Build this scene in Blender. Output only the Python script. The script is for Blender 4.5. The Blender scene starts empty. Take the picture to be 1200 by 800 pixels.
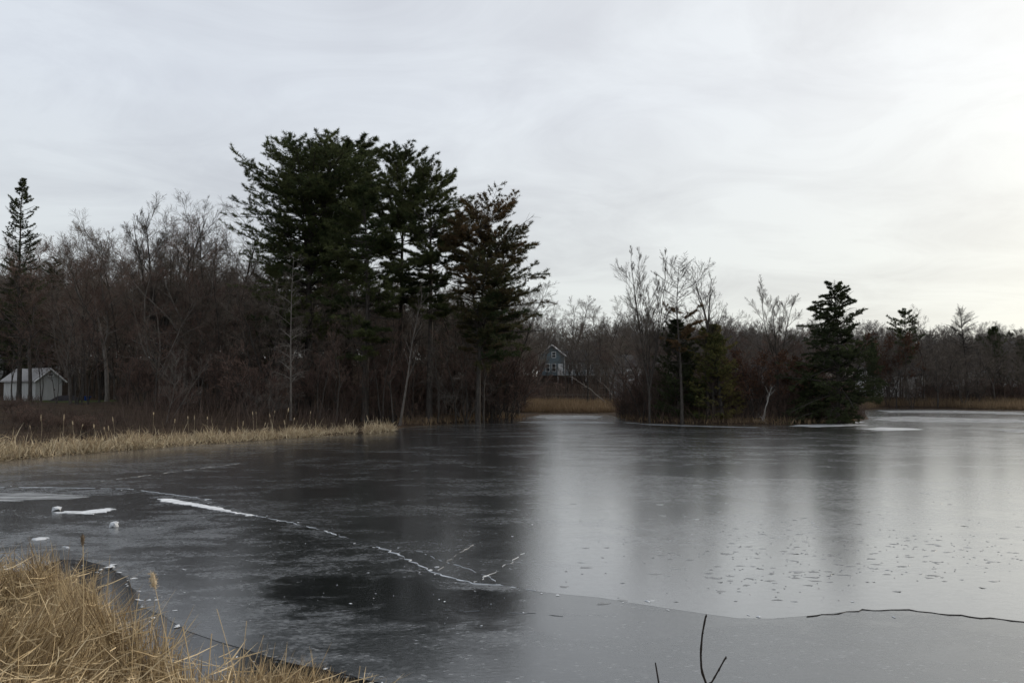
import bpy, math, random
import numpy as np
from mathutils import Vector, Matrix
from mathutils.geometry import tessellate_polygon

# ------------------------------------------------------------------ camera, sky, sun, exposure
SC = bpy.context.scene
COL = SC.collection
F_PX, CX, CY = 933.0, 600.0, 400.0          # focal length and centre of the 1200x800 photograph
CAM_H = 2.6
PITCH = math.atan(56.0 / F_PX)
cam_data = bpy.data.cameras.new('camera')
cam_data.sensor_width = 36.0
cam_data.lens = 36.0 * F_PX / 1200.0
cam_data.clip_start = 0.05
cam_data.clip_end = 4000.0
cam = bpy.data.objects.new('camera', cam_data)
COL.objects.link(cam)
cam.location = (0, 0, CAM_H)
cam.rotation_euler = (math.pi / 2 + PITCH, 0, 0)
SC.camera = cam

SUN_AZ, SUN_EL = math.radians(54), math.radians(22)
SUN_DIR = Vector((math.sin(SUN_AZ) * math.cos(SUN_EL), math.cos(SUN_AZ) * math.cos(SUN_EL), math.sin(SUN_EL)))
world = bpy.data.worlds.new('World')
SC.world = world
world.use_nodes = True


def build_world():
    nt = world.node_tree
    N, L = nt.nodes, nt.links
    N.clear()
    out = N.new('ShaderNodeOutputWorld')
    bg = N.new('ShaderNodeBackground')
    bg.inputs['Strength'].default_value = 0.1
    sky = N.new('ShaderNodeTexSky')
    sky.sky_type = 'NISHITA'
    sky.sun_disc = False
    sky.sun_elevation = SUN_EL
    sky.sun_rotation = SUN_AZ
    sky.air_density = 1.0
    sky.dust_density = 2.0
    tc = N.new('ShaderNodeTexCoord')
    sep = N.new('ShaderNodeSeparateXYZ')
    L.new(tc.outputs['Generated'], sep.inputs[0])

    def M(op, a, b=None, c=None):
        n = N.new('ShaderNodeMath')
        n.operation = op
        for i, v in enumerate((a, b, c)):
            if v is None:
                continue
            if isinstance(v, (int, float)):
                n.inputs[i].default_value = v
            else:
                L.new(v, n.inputs[i])
        return n.outputs[0]
    zz = M('ADD', M('MAXIMUM', sep.outputs[2], 0.0), 0.16)
    cmb = N.new('ShaderNodeCombineXYZ')
    L.new(M('DIVIDE', sep.outputs[0], zz), cmb.inputs[0])
    L.new(M('DIVIDE', sep.outputs[1], zz), cmb.inputs[1])
    mp = N.new('ShaderNodeMapping')
    mp.inputs['Rotation'].default_value = (0, 0, math.radians(25))
    mp.inputs['Scale'].default_value = (0.8, 1.0, 1.0)
    L.new(cmb.outputs[0], mp.inputs[0])

    def noise(scale, detail, rough, dist):
        n = N.new('ShaderNodeTexNoise')
        n.inputs['Scale'].default_value = scale
        n.inputs['Detail'].default_value = detail
        n.inputs['Roughness'].default_value = rough
        n.inputs['Distortion'].default_value = dist
        L.new(mp.outputs[0], n.inputs['Vector'])
        return n.outputs['Fac']
    n1 = noise(0.7, 5.0, 0.55, 0.5)
    n2 = noise(2.0, 7.0, 0.62, 1.2)
    cl = M('ADD', M('MULTIPLY', n1, 0.62), M('MULTIPLY', n2, 0.38))
    ramp = N.new('ShaderNodeValToRGB')
    e = ramp.color_ramp.elements
    e[0].position, e[0].color = 0.37, (0.595, 0.63, 0.705, 1)
    e[1].position, e[1].color = 0.56, (0.75, 0.80, 0.87, 1)
    L.new(cl, ramp.inputs[0])
    # veiled sun: broad warm-white brightening of the overcast round the sun's direction
    dot = N.new('ShaderNodeVectorMath')
    dot.operation = 'DOT_PRODUCT'
    L.new(tc.outputs['Generated'], dot.inputs[0])
    dot.inputs[1].default_value = SUN_DIR
    d = M('MAXIMUM', dot.outputs['Value'], 0.0)
    g1 = M('POWER', d, 2.6)
    g2 = M('POWER', d, 14.0)
    glow = M('ADD', M('MULTIPLY', g1, 0.21), M('MULTIPLY', g2, 0.14))
    gcol = N.new('ShaderNodeMix')
    gcol.data_type = 'RGBA'
    gcol.blend_type = 'ADD'
    gcol.inputs[0].default_value = 1.0
    sc = N.new('ShaderNodeVectorMath')
    sc.operation = 'SCALE'
    sc.inputs[0].default_value = (1.0, 0.87, 0.57)
    L.new(glow, sc.inputs['Scale'])
    L.new(ramp.outputs[0], gcol.inputs[6])
    L.new(sc.outputs[0], gcol.inputs[7])
    up = N.new('ShaderNodeVectorMath')
    up.operation = 'SCALE'
    up.inputs['Scale'].default_value = 10.0
    # the veil near the horizon is a little yellower
    hz_ = N.new('ShaderNodeMapRange')
    hz_.inputs['From Min'].default_value = 0.0
    hz_.inputs['From Max'].default_value = 0.34
    L.new(sep.outputs[2], hz_.inputs['Value'])
    ht = N.new('ShaderNodeMix')
    ht.data_type = 'RGBA'
    ht.inputs[6].default_value = (1.0, 0.985, 0.885, 1)
    ht.inputs[7].default_value = (1.0, 1.0, 1.0, 1)
    L.new(hz_.outputs[0], ht.inputs[0])
    hm = N.new('ShaderNodeVectorMath')
    hm.operation = 'MULTIPLY'
    L.new(gcol.outputs[2], hm.inputs[0])
    L.new(ht.outputs[2], hm.inputs[1])
    L.new(hm.outputs[0], up.inputs[0])
    mix = N.new('ShaderNodeMix')
    mix.data_type = 'RGBA'
    mix.inputs[0].default_value = 0.93
    L.new(sky.outputs[0], mix.inputs[6])
    L.new(up.outputs[0], mix.inputs[7])
    L.new(mix.outputs[2], bg.inputs['Color'])
    L.new(bg.outputs[0], out.inputs['Surface'])


build_world()
sun_data = bpy.data.lights.new('sun', 'SUN')
sun_data.energy = 1.9
sun_data.angle = math.radians(11)
sun_data.color = (1.0, 0.90, 0.76)
sun = bpy.data.objects.new('sun', sun_data)
COL.objects.link(sun)
sun.rotation_euler = SUN_DIR.to_track_quat('Z', 'Y').to_euler()
sun.location = SUN_DIR * 60
SC.view_settings.view_transform = 'Standard'
SC.view_settings.look = 'None'
SC.view_settings.gamma = 1.0
SC.view_settings.exposure = 0.0
SC.cycles.max_bounces = 6
SC.cycles.diffuse_bounces = 2
SC.cycles.glossy_bounces = 3
SC.cycles.caustics_reflective = False
SC.cycles.caustics_refractive = False

CP, SP = math.cos(PITCH), math.sin(PITCH)


def ray(px, py):
    u, v = (px - CX) / F_PX, (CY - py) / F_PX
    return np.array([u, CP - v * SP, SP + v * CP])


def ground(px, py, z=0.0):
    """point of the level plane z that the photograph shows at a pixel"""
    d = ray(px, py)
    t = (z - CAM_H) / d[2]
    return np.array([d[0] * t, d[1] * t, z])


def at(px, py, D):
    """point at distance D (along Y) seen at a pixel"""
    d = ray(px, py)
    t = D / d[1]
    return np.array([d[0] * t, D, CAM_H + d[2] * t])


# ------------------------------------------------------------------ mesh helpers
def mesh_np(name, verts, quads=None, tris=None, tint=None, smooth=False):
    me = bpy.data.meshes.new(name)
    verts = np.asarray(verts, dtype=np.float32)
    loops, starts = [], []
    n0 = 0
    if quads is not None and len(quads):
        q = np.asarray(quads, dtype=np.int32)
        loops.append(q.ravel())
        starts.append(np.arange(len(q), dtype=np.int32) * 4)
        n0 = q.size
    if tris is not None and len(tris):
        t = np.asarray(tris, dtype=np.int32)
        loops.append(t.ravel())
        starts.append(n0 + np.arange(len(t), dtype=np.int32) * 3)
    loops = np.concatenate(loops)
    starts = np.concatenate(starts)
    me.vertices.add(len(verts))
    me.vertices.foreach_set('co', verts.ravel())
    me.loops.add(len(loops))
    me.loops.foreach_set('vertex_index', loops)
    me.polygons.add(len(starts))
    me.polygons.foreach_set('loop_start', starts)
    me.update(calc_edges=True)
    me.polygons.foreach_set('use_smooth', np.full(len(starts), bool(smooth)))
    if tint is not None:
        a = me.attributes.new('tint', 'FLOAT', 'POINT')
        a.data.foreach_set('value', np.asarray(tint, dtype=np.float32))
    return me


class Geo:
    """collects vertex / quad / triangle arrays"""

    def __init__(s):
        s.v, s.q, s.t, s.c, s.n = [], [], [], [], 0

    def add(s, v, q=None, t=None, c=None):
        v = np.asarray(v, dtype=np.float64).reshape(-1, 3)
        s.v.append(v)
        if q is not None:
            s.q.append(np.asarray(q).reshape(-1, 4) + s.n)
        if t is not None:
            s.t.append(np.asarray(t).reshape(-1, 3) + s.n)
        s.c.append(np.full(len(v), 0.5) if c is None else np.asarray(c))
        s.n += len(v)

    def merge(s, o, M=None):
        if o.n == 0:
            return
        v = np.concatenate(o.v)
        if M is not None:
            v = v @ M[:3, :3].T + M[:3, 3]
        q = np.concatenate(o.q) if o.q else None
        t = np.concatenate(o.t) if o.t else None
        s.add(v, q, t, np.concatenate(o.c))

    def mesh(s, name, smooth=False):
        return mesh_np(name, np.concatenate(s.v), np.concatenate(s.q) if s.q else None,
                       np.concatenate(s.t) if s.t else None, np.concatenate(s.c), smooth)

    def box(s, c, size):
        c, h = np.array(c, float), np.array(size, float) / 2
        k = np.array([[-1, -1, -1], [1, -1, -1], [1, 1, -1], [-1, 1, -1], [-1, -1, 1], [1, -1, 1], [1, 1, 1], [-1, 1, 1]])
        s.add(c + k * h, [[0, 3, 2, 1], [4, 5, 6, 7], [0, 1, 5, 4], [1, 2, 6, 5], [2, 3, 7, 6], [3, 0, 4, 7]])

    def tubes(s, P, R, sides=3, tint=None, cap=True):
        """P (B,N,3) polylines, R (B,N) radii"""
        P = np.asarray(P, float)
        R = np.asarray(R, float)
        B, N = P.shape[:2]
        if B == 0:
            return
        T = np.gradient(P, axis=1)
        T /= np.linalg.norm(T, axis=2, keepdims=True) + 1e-9
        m = T.mean(axis=1)
        ref = np.where(np.abs(m[:, 2:3]) < 0.75, [[0, 0, 1.0]], [[1.0, 0, 0]])[:, None, :]
        U = np.cross(T, ref)
        U /= np.linalg.norm(U, axis=2, keepdims=True) + 1e-9
        V = np.cross(T, U)
        a = np.arange(sides) * 2 * math.pi / sides
        ring = U[:, :, None, :] * np.cos(a)[None, None, :, None] + V[:, :, None, :] * np.sin(a)[None, None, :, None]
        X = P[:, :, None, :] + ring * R[:, :, None, None]
        idx = np.arange(B * N * sides).reshape(B, N, sides)
        i0, i1 = idx[:, :-1], idx[:, 1:]
        j0, j1 = np.roll(i0, -1, axis=2), np.roll(i1, -1, axis=2)
        q = np.stack([i0, i1, j1, j0], axis=-1).reshape(-1, 4)
        c = None
        if tint is not None:
            c = np.repeat(np.asarray(tint), N * sides)
        s.add(X.reshape(-1, 3), q, None, c)


def unit(v):
    return v / (np.linalg.norm(v, axis=-1, keepdims=True) + 1e-9)


def poly_walk(rng, P0, D0, Ln, N, wob, up, gravity=0.0):
    """polylines starting at P0 in direction D0 with length Ln"""
    B = len(P0)
    out = np.zeros((B, N, 3))
    out[:, 0] = P0
    d = unit(D0)
    for i in range(1, N):
        out[:, i] = out[:, i - 1] + d * (Ln / (N - 1))[:, None]
        d = d + rng.normal(0, wob, (B, 3))
        d[:, 2] += up - gravity * (i / N)
        d = unit(d)
    return out


def grow(rng, P, R, Lp, n, t0, t1, ang, lenf, N, wob, up, rfac, rend, rmin, gravity=0.0, lo=0.55):
    """n children on each parent polyline"""
    B, NP = P.shape[:2]
    k = np.tile(np.arange(n), B)
    par = np.repeat(np.arange(B), n)
    t = t0 + (t1 - t0) * (k + rng.uniform(0, 1, B * n)) / n
    f = t * (NP - 1)
    i = np.clip(f.astype(int), 0, NP - 2)
    w = (f - i)[:, None]
    A, C = P[par, i], P[par, i + 1]
    pos = A * (1 - w) + C * w
    rad = R[par, i] * (1 - w[:, 0]) + R[par, i + 1] * w[:, 0]
    T = unit(C - A)
    ref = np.where(np.abs(T[:, 2:3]) < 0.9, [[0, 0, 1.0]], [[1.0, 0, 0]])
    U = unit(np.cross(T, ref))
    V = np.cross(T, U)
    phi = k * 2.39996 + rng.uniform(-0.7, 0.7, B * n) + par * 1.7
    a = ang * rng.uniform(0.65, 1.3, B * n) * (1.2 - 0.4 * t)
    D = T * np.cos(a)[:, None] + (U * np.cos(phi)[:, None] + V * np.sin(phi)[:, None]) * np.sin(a)[:, None]
    D[:, 2] += up
    L = Lp[par] * lenf * (1.0 - lo * t) * rng.uniform(0.6, 1.3, B * n)
    X = poly_walk(rng, pos, D, L, N, wob, up * 0.5, gravity)
    r0 = np.maximum(np.minimum(rad * rfac, L * 0.03), rmin)
    RR = r0[:, None] * np.linspace(1, rend, N)[None, :]
    RR = np.maximum(RR, rmin * 0.6)
    return X, RR, L


def bare_tree(seed, H, stems=1, spread=0.0, base=0.25, limb_ang=0.75, limb_len=0.42, n1=13, n2=7, n3=6, n4=5,
              up=0.10, r=0.16, lean=(0, 0), wob=0.06, twig=0.007, gravity=0.0, t1=1.0, lo1=0.45, fork=0.0, n4p=2, sa=0.85):
    rng = np.random.default_rng(seed)
    trunk, crown = Geo(), Geo()
    top0 = None
    if fork:
        F = poly_walk(rng, np.array([[0, 0, -0.3]]), np.array([[lean[0], lean[1], 1.0]]), np.array([H * fork + 0.3]), 6, wob * 0.5, 0.0)
        FR = r * np.array([[1.35, 1.0, 0.95, 0.9, 0.86, 0.84]])
        trunk.tubes(F, FR, 8)
        top0 = F[0, -1]
    D0 = np.zeros((stems, 3))
    D0[:, 2] = 1
    if stems > 1:
        ph = np.arange(stems) * 2 * math.pi / stems + rng.uniform(0, 1, stems)
        D0[:, 0], D0[:, 1] = np.cos(ph) * spread, np.sin(ph) * spread
    D0[:, 0] += lean[0]
    D0[:, 1] += lean[1]
    Ls = H * rng.uniform(0.85, 1.0, stems) if stems > 1 else np.array([H * 1.0])
    P0 = np.zeros((stems, 3))
    if stems > 1:
        P0[:, :2] = unit(D0)[:, :2] * r * 0.5
    tt = np.linspace(0, 1, 12)
    R = r * (0.85 if stems > 1 else 1.0) * (1 - 0.86 * tt ** 0.9)[None, :] * np.ones((stems, 1))
    if fork:
        Ls = H * (1 - fork) * rng.uniform(0.8, 1.1, stems)
        P = poly_walk(rng, np.repeat(top0[None], stems, 0) - [0, 0, 0.15], D0, Ls, 12, wob, 0.035)
        R *= 0.75
    else:
        P0[:, 2] -= 0.3
        P = poly_walk(rng, P0, D0, Ls + 0.3, 12, wob, 0.02)
        R[:, 0] *= 1.35
    trunk.tubes(P, R, 8)
    P1, R1, L1 = grow(rng, P, R, Ls, n1, base, t1, limb_ang, limb_len, 8, wob * 1.6, up, 0.62, 0.25, 0.02, gravity, lo1)
    trunk.tubes(P1, R1, 5)
    P2, R2, L2 = grow(rng, P1, R1, L1, n2, 0.2, 1.0, 0.8 * sa, 0.55, 6, 0.06, up, 0.6, 0.3, twig * 1.5, gravity)
    crown.tubes(P2, R2, 3)
    P3, R3, L3 = grow(rng, P2, R2, L2, n3, 0.15, 1.0, 0.75 * sa, 0.6, 4, 0.05, up, 0.6, 0.4, twig, gravity)
    crown.tubes(P3, R3, 3)
    if n4:
        P4, R4, L4 = grow(rng, P3, R3, L3, n4, 0.1, 1.0, 0.7 * sa, 0.9, n4p, 0.05, up, 0.7, 0.5, twig * 0.8, gravity)
        crown.tubes(P4, R4, 3)
    return trunk, crown


def needles(rng, geo, pos, dirs, n, ln, wd, tint, spread=0.9, flat=0.0):
    Mn = len(pos)
    if Mn == 0:
        return
    d = unit(dirs)[:, None, :] + rng.normal(0, spread, (Mn, n, 3)) * np.array([1, 1, 1 - flat])
    d = unit(d)
    L = ln * rng.uniform(0.6, 1.2, (Mn, n, 1))
    side = unit(np.cross(d, rng.normal(0, 1, (Mn, n, 3)))) * (wd / 2)
    p = pos[:, None, :] + rng.normal(0, ln * 0.12, (Mn, n, 3))
    V = np.stack([p - side, p + side, p + d * L], axis=2).reshape(-1, 3)
    c = np.repeat(tint, n * 3)
    geo.add(V, None, np.arange(len(V)).reshape(-1, 3), c)


def conifer(seed, H, base, prof, spacing=0.55, per=5, e_bot=-0.1, e_top=0.6, curve=0.06, n2=12, tuft=4, nn=10, ln=0.22,
            wd=0.035, r=0.3, lean=(0, 0), asym=(0, 0), fol=1.0, fol_fn=None, droop=0.0, leaders=None, dead=0, tint_fn=None,
            wob=0.015, len_var=(0.6, 1.12), twig=0.009, sec=0.42, spread=0.9, flat=0.0, e_var=0.2):
    """prof(t) gives branch length at t=0 (crown base) .. 1 (top)"""
    rng = np.random.default_rng(seed)
    trunk, crown = Geo(), Geo()
    D0 = np.array([[lean[0], lean[1], 1.0]])
    TP = poly_walk(rng, np.array([[0, 0, -0.3]]), D0, np.array([H + 0.3]), 16, wob, 0.01)
    tt = np.linspace(0, 1, 16)
    TR = (r * (1 - 0.93 * tt))[None, :]
    TR[:, 0] *= 1.3
    trunk.tubes(TP, TR, 9)
    stems = [(TP[0], TR[0], base, 1.0)]
    for (tz, dx, dy, hh) in (leaders or []):
        f = tz * 15
        i = min(int(f), 14)
        p0 = TP[0, i] + (TP[0, i + 1] - TP[0, i]) * (f - i)
        LP = poly_walk(rng, p0[None], np.array([[dx, dy, 1.0]]), np.array([hh]), 16, wob, 0.05)
        LR = (TR[0, i] * 0.7 * (1 - 0.9 * tt))[None]
        trunk.tubes(LP, LR, 7)
        stems.append((LP[0], LR[0], 0.12, 0.8))
    AP, AD, AL, AT, AR = [], [], [], [], []
    for SPp, SR, b, kf in stems:
        Ls = np.linalg.norm(np.diff(SPp, axis=0), axis=1).sum()
        s = b
        while s < 0.985:
            tcr = (s - b) / (1 - b)
            f = s * 15
            i = min(int(f), 14)
            for k in range(per):
                ss = f - i + rng.uniform(-0.25, 0.25)
                p = SPp[i] + (SPp[i + 1] - SPp[i]) * ss
                ph = rng.uniform(0, 2 * math.pi)
                e = e_bot + (e_top - e_bot) * tcr + rng.normal(0, e_var)
                L = prof(tcr) * kf * rng.uniform(*len_var) * (1 + asym[0] * math.cos(ph) + asym[1] * math.sin(ph))
                if L < 0.15:
                    continue
                AP.append(p)
                AD.append((math.cos(ph) * math.cos(e), math.sin(ph) * math.cos(e), math.sin(e)))
                AL.append(L)
                AT.append(tcr)
                AR.append(min(SR[i] * 0.5, 0.012 + L * 0.011))
            s += spacing * rng.uniform(0.7, 1.3) / Ls
    AP, AD, AL, AT, AR = map(np.array, (AP, AD, AL, AT, AR))
    N1 = 7
    BP = poly_walk(rng, AP, AD, AL, N1, 0.06, curve, droop)
    BR = AR[:, None] * np.linspace(1, 0.3, N1)[None]
    trunk.tubes(BP, BR, 4)
    # secondaries lie roughly in the plane of the bough
    B = len(BP)
    k = np.tile(np.arange(n2), B)
    par = np.repeat(np.arange(B), n2)
    t = 0.25 + 0.75 * (k + rng.uniform(0, 1, B * n2)) / n2
    f = t * (N1 - 1)
    i = np.clip(f.astype(int), 0, N1 - 2)
    w = (f - i)[:, None]
    pos = BP[par, i] * (1 - w) + BP[par, i + 1] * w
    T = unit(BP[par, i + 1] - BP[par, i])
    S = unit(np.cross(T, [[0, 0, 1.0]])) * np.where(k % 2 == 0, 1, -1)[:, None]
    a = rng.uniform(0.5, 1.1, B * n2)
    D = T * np.cos(a)[:, None] + S * np.sin(a)[:, None] + rng.normal(0, 0.13, (B * n2, 3))
    L2 = AL[par] * sec * (1.05 - 0.7 * t) * rng.uniform(0.5, 1.2, B * n2)
    SP2 = poly_walk(rng, pos, D, L2, 3, 0.12, curve * 1.1, droop)
    R2 = np.full((B * n2, 3), twig) * np.array([1.2, 0.9, 0.6])
    trunk.tubes(SP2, R2, 3)
    if dead:
        P3, R3, L3 = grow(rng, SP2, R2, L2, dead, 0.2, 1.0, 0.7, 0.6, 3, 0.1, 0.03, 0.7, 0.5, twig * 0.7)
        trunk.tubes(P3, R3, 3)
    # needle tufts on the outer part of secondaries
    keepp = np.ones(B, bool)
    if fol_fn is not None:
        keepp = np.array([rng.uniform() < fol_fn(AT[j], AD[j]) for j in range(B)])
    else:
        keepp = rng.uniform(0, 1, B) < fol
    kk = keepp[par]
    SPk = SP2[kk]
    btint = rng.uniform(0, 1, B)
    if tint_fn is not None:
        btint = np.array([tint_fn(AT[j], AD[j], rng) for j in range(B)])
    tk = btint[par][kk]
    for j in range(tuft):
        tq = 0.35 + 0.65 * (j + rng.uniform(0, 1, len(SPk))) / tuft
        f = tq * 2
        i = np.clip(f.astype(int), 0, 1)
        w = (f - i)[:, None]
        ar = np.arange(len(SPk))
        p = SPk[ar, i] * (1 - w) + SPk[ar, i + 1] * w
        d = unit(SPk[ar, i + 1] - SPk[ar, i])
        d[:, 2] += 0.25 - droop
        needles(rng, crown, p, d, nn, ln, wd, np.clip(tk + rng.normal(0, 0.1, len(SPk)), 0, 1), spread, flat)
    return trunk, crown


# ------------------------------------------------------------------ materials
def mat(name, c0, c1=None, rough=0.9, spec=0.2, tint=False, nscale=0.0, rnd=0.25, transl=0.0, stretch=(1, 1, 1), bump=0.0):
    """diffuse-like material between two colours: by the 'tint' attribute, by noise, and a per-object variation"""
    m = bpy.data.materials.new(name)
    m.use_nodes = True
    nt = m.node_tree
    N, L = nt.nodes, nt.links
    b = N['Principled BSDF']
    b.inputs['Roughness'].default_value = rough
    b.inputs['Specular IOR Level'].default_value = spec
    c1 = c1 or c0
    mix = N.new('ShaderNodeMix')
    mix.data_type = 'RGBA'
    mix.inputs[6].default_value = (*c0, 1)
    mix.inputs[7].default_value = (*c1, 1)
    if tint:
        a = N.new('ShaderNodeAttribute')
        a.attribute_name = 'tint'
        L.new(a.outputs['Fac'], mix.inputs[0])
    elif nscale:
        tc = N.new('ShaderNodeTexCoord')
        mp = N.new('ShaderNodeMapping')
        mp.inputs['Scale'].default_value = stretch
        nz = N.new('ShaderNodeTexNoise')
        nz.inputs['Scale'].default_value = nscale
        nz.inputs['Detail'].default_value = 5
        rp = N.new('ShaderNodeMapRange')
        rp.inputs['From Min'].default_value = 0.3
        rp.inputs['From Max'].default_value = 0.7
        L.new(tc.outputs['Object'], mp.inputs[0])
        L.new(mp.outputs[0], nz.inputs['Vector'])
        L.new(nz.outputs['Fac'], rp.inputs['Value'])
        L.new(rp.outputs[0], mix.inputs[0])
        if bump:
            bp = N.new('ShaderNodeBump')
            bp.inputs['Strength'].default_value = bump
            bp.inputs['Distance'].default_value = 0.03
            L.new(nz.outputs['Fac'], bp.inputs['Height'])
            L.new(bp.outputs[0], b.inputs['Normal'])
    else:
        mix.inputs[0].default_value = 0.5
    oi = N.new('ShaderNodeObjectInfo')
    mr = N.new('ShaderNodeMapRange')
    mr.inputs['To Min'].default_value = 1 - rnd
    mr.inputs['To Max'].default_value = 1 + rnd
    L.new(oi.outputs['Random'], mr.inputs['Value'])
    vm = N.new('ShaderNodeVectorMath')
    vm.operation = 'SCALE'
    L.new(mix.outputs[2], vm.inputs[0])
    L.new(mr.outputs[0], vm.inputs['Scale'])
    L.new(vm.outputs[0], b.inputs['Base Color'])
    if transl:
        out = N['Material Output']
        tr = N.new('ShaderNodeBsdfTranslucent')
        L.new(vm.outputs[0], tr.inputs['Color'])
        ms = N.new('ShaderNodeMixShader')
        ms.inputs[0].default_value = transl
        L.new(b.outputs[0], ms.inputs[1])
        L.new(tr.outputs[0], ms.inputs[2])
        L.new(ms.outputs[0], out.inputs['Surface'])
    return m


MT = dict(
    bark=mat('bark', (0.034, 0.029, 0.025), (0.085, 0.075, 0.066), nscale=9, stretch=(1, 1, 0.2), bump=0.6),
    bark_pale=mat('bark_pale', (0.15, 0.13, 0.115), (0.28, 0.25, 0.22), nscale=7, stretch=(1, 1, 0.3)),
    bark_grey=mat('bark_grey', (0.085, 0.075, 0.065), (0.165, 0.147, 0.13), nscale=7, stretch=(1, 1, 0.3)),
    twig_grey=mat('twig_grey', (0.10, 0.087, 0.075), (0.18, 0.158, 0.137), nscale=0.8),
    bark_white=mat('bark_white', (0.22, 0.205, 0.185), (0.38, 0.355, 0.325), nscale=6, rnd=0.1),
    twig=mat('twig', (0.086, 0.070, 0.057), (0.155, 0.128, 0.105), nscale=0.6),
    twig_red=mat('twig_red', (0.092, 0.060, 0.048), (0.16, 0.106, 0.085), nscale=0.6),
    twig_pale=mat('twig_pale', (0.13, 0.11, 0.095), (0.2, 0.17, 0.145), nscale=0.8),
    pine=mat('pine_needles', (0.034, 0.050, 0.020), (0.105, 0.118, 0.046), tint=True, transl=0.15, rnd=0.15),
    pine_brown=mat('pine_needles_browning', (0.040, 0.060, 0.025), (0.15, 0.092, 0.046), tint=True, transl=0.15, rnd=0.05),
    hemlock=mat('hemlock_needles', (0.028, 0.038, 0.016), (0.072, 0.085, 0.036), tint=True, transl=0.1, rnd=0.1),
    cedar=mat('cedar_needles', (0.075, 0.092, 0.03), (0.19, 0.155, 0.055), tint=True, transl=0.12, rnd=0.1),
    oak=mat('dry_oak_leaves', (0.065, 0.034, 0.024), (0.125, 0.068, 0.042), tint=True, transl=0.2, rnd=0.1),
    straw=mat('dry_reed', (0.11, 0.066, 0.030), (0.74, 0.58, 0.345), tint=True, rough=0.7, spec=0.3, transl=0.12, rnd=0.0),
    straw_far=mat('dry_reed_pale', (0.22, 0.16, 0.095), (0.72, 0.61, 0.42), tint=True, rough=0.7, transl=0.15, rnd=0.0),
    marsh=mat('marsh_straw', (0.14, 0.098, 0.058), (0.29, 0.208, 0.126), tint=True, rough=0.8, transl=0.2, rnd=0.1),
    brush=mat('undergrowth_stems', (0.045, 0.031, 0.026), (0.12, 0.085, 0.066), tint=True, rnd=0.1),
    farwood=mat('far_wood_twigs', (0.09, 0.079, 0.072), (0.16, 0.142, 0.128), tint=True, rnd=0.1),
    head=mat('seed_head', (0.42, 0.33, 0.21), (0.60, 0.49, 0.34), nscale=40, rnd=0.15),
    head_dark=mat('cattail_brown', (0.10, 0.072, 0.048), (0.22, 0.165, 0.11), nscale=60, rnd=0.15),
    snow=mat('snow', (0.42, 0.44, 0.46), (0.76, 0.77, 0.78), nscale=7, stretch=(0.5, 1, 1), rough=0.7, rnd=0.05, bump=0.4),
    crackice=mat('broken_ice', (0.38, 0.40, 0.42), (0.72, 0.74, 0.75), nscale=5, rough=0.45, spec=0.5, rnd=0.05),
    frost=mat('frosted_ice', (0.03, 0.033, 0.036), (0.36, 0.37, 0.375), nscale=3.5, stretch=(0.22, 1, 1), rough=0.4, spec=0.5, rnd=0.05),
    fleck=mat('fleck', (0.17, 0.172, 0.172), (0.36, 0.37, 0.37), tint=True, rough=0.35, spec=0.4, rnd=0.0),
    dark_twig=mat('dark_twig', (0.02, 0.016, 0.014), (0.04, 0.03, 0.025), nscale=30, rough=0.7, rnd=0.0),
    white=mat('white_paint', (0.55, 0.55, 0.54), (0.68, 0.68, 0.67), nscale=2, rnd=0.05),
    shed_wall=mat('weathered_white_boards', (0.36, 0.36, 0.35), (0.48, 0.48, 0.47), nscale=3, stretch=(1, 1, 0.2), rnd=0.0),
    shed_roof=mat('pale_shingles', (0.26, 0.25, 0.25), (0.40, 0.39, 0.385), nscale=8, rnd=0.0),
    blue=mat('blue_grey_siding', (0.105, 0.14, 0.155), (0.14, 0.18, 0.195), nscale=3, stretch=(0.2, 0.2, 3), rnd=0.05),
    pale_siding=mat('pale_siding', (0.30, 0.30, 0.295), (0.4, 0.4, 0.39), nscale=2, rnd=0.1),
    roof=mat('dark_shingles', (0.035, 0.035, 0.038), (0.07, 0.068, 0.07), nscale=6, rnd=0.1),
    glass=mat('window_glass', (0.02, 0.025, 0.03), rough=0.1, spec=0.6, rnd=0.05),
    wood=mat('grey_wood', (0.09, 0.075, 0.062), (0.16, 0.135, 0.11), nscale=4, stretch=(1, 1, 0.2), rnd=0.1),
    tarp=mat('black_tarp', (0.012, 0.010, 0.012), (0.03, 0.026, 0.028), nscale=4, rough=0.6, rnd=0.0),
    bluebox=mat('blue_tarp', (0.012, 0.045, 0.19), (0.02, 0.065, 0.26), nscale=3, rough=0.5, rnd=0.0),
)


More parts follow.
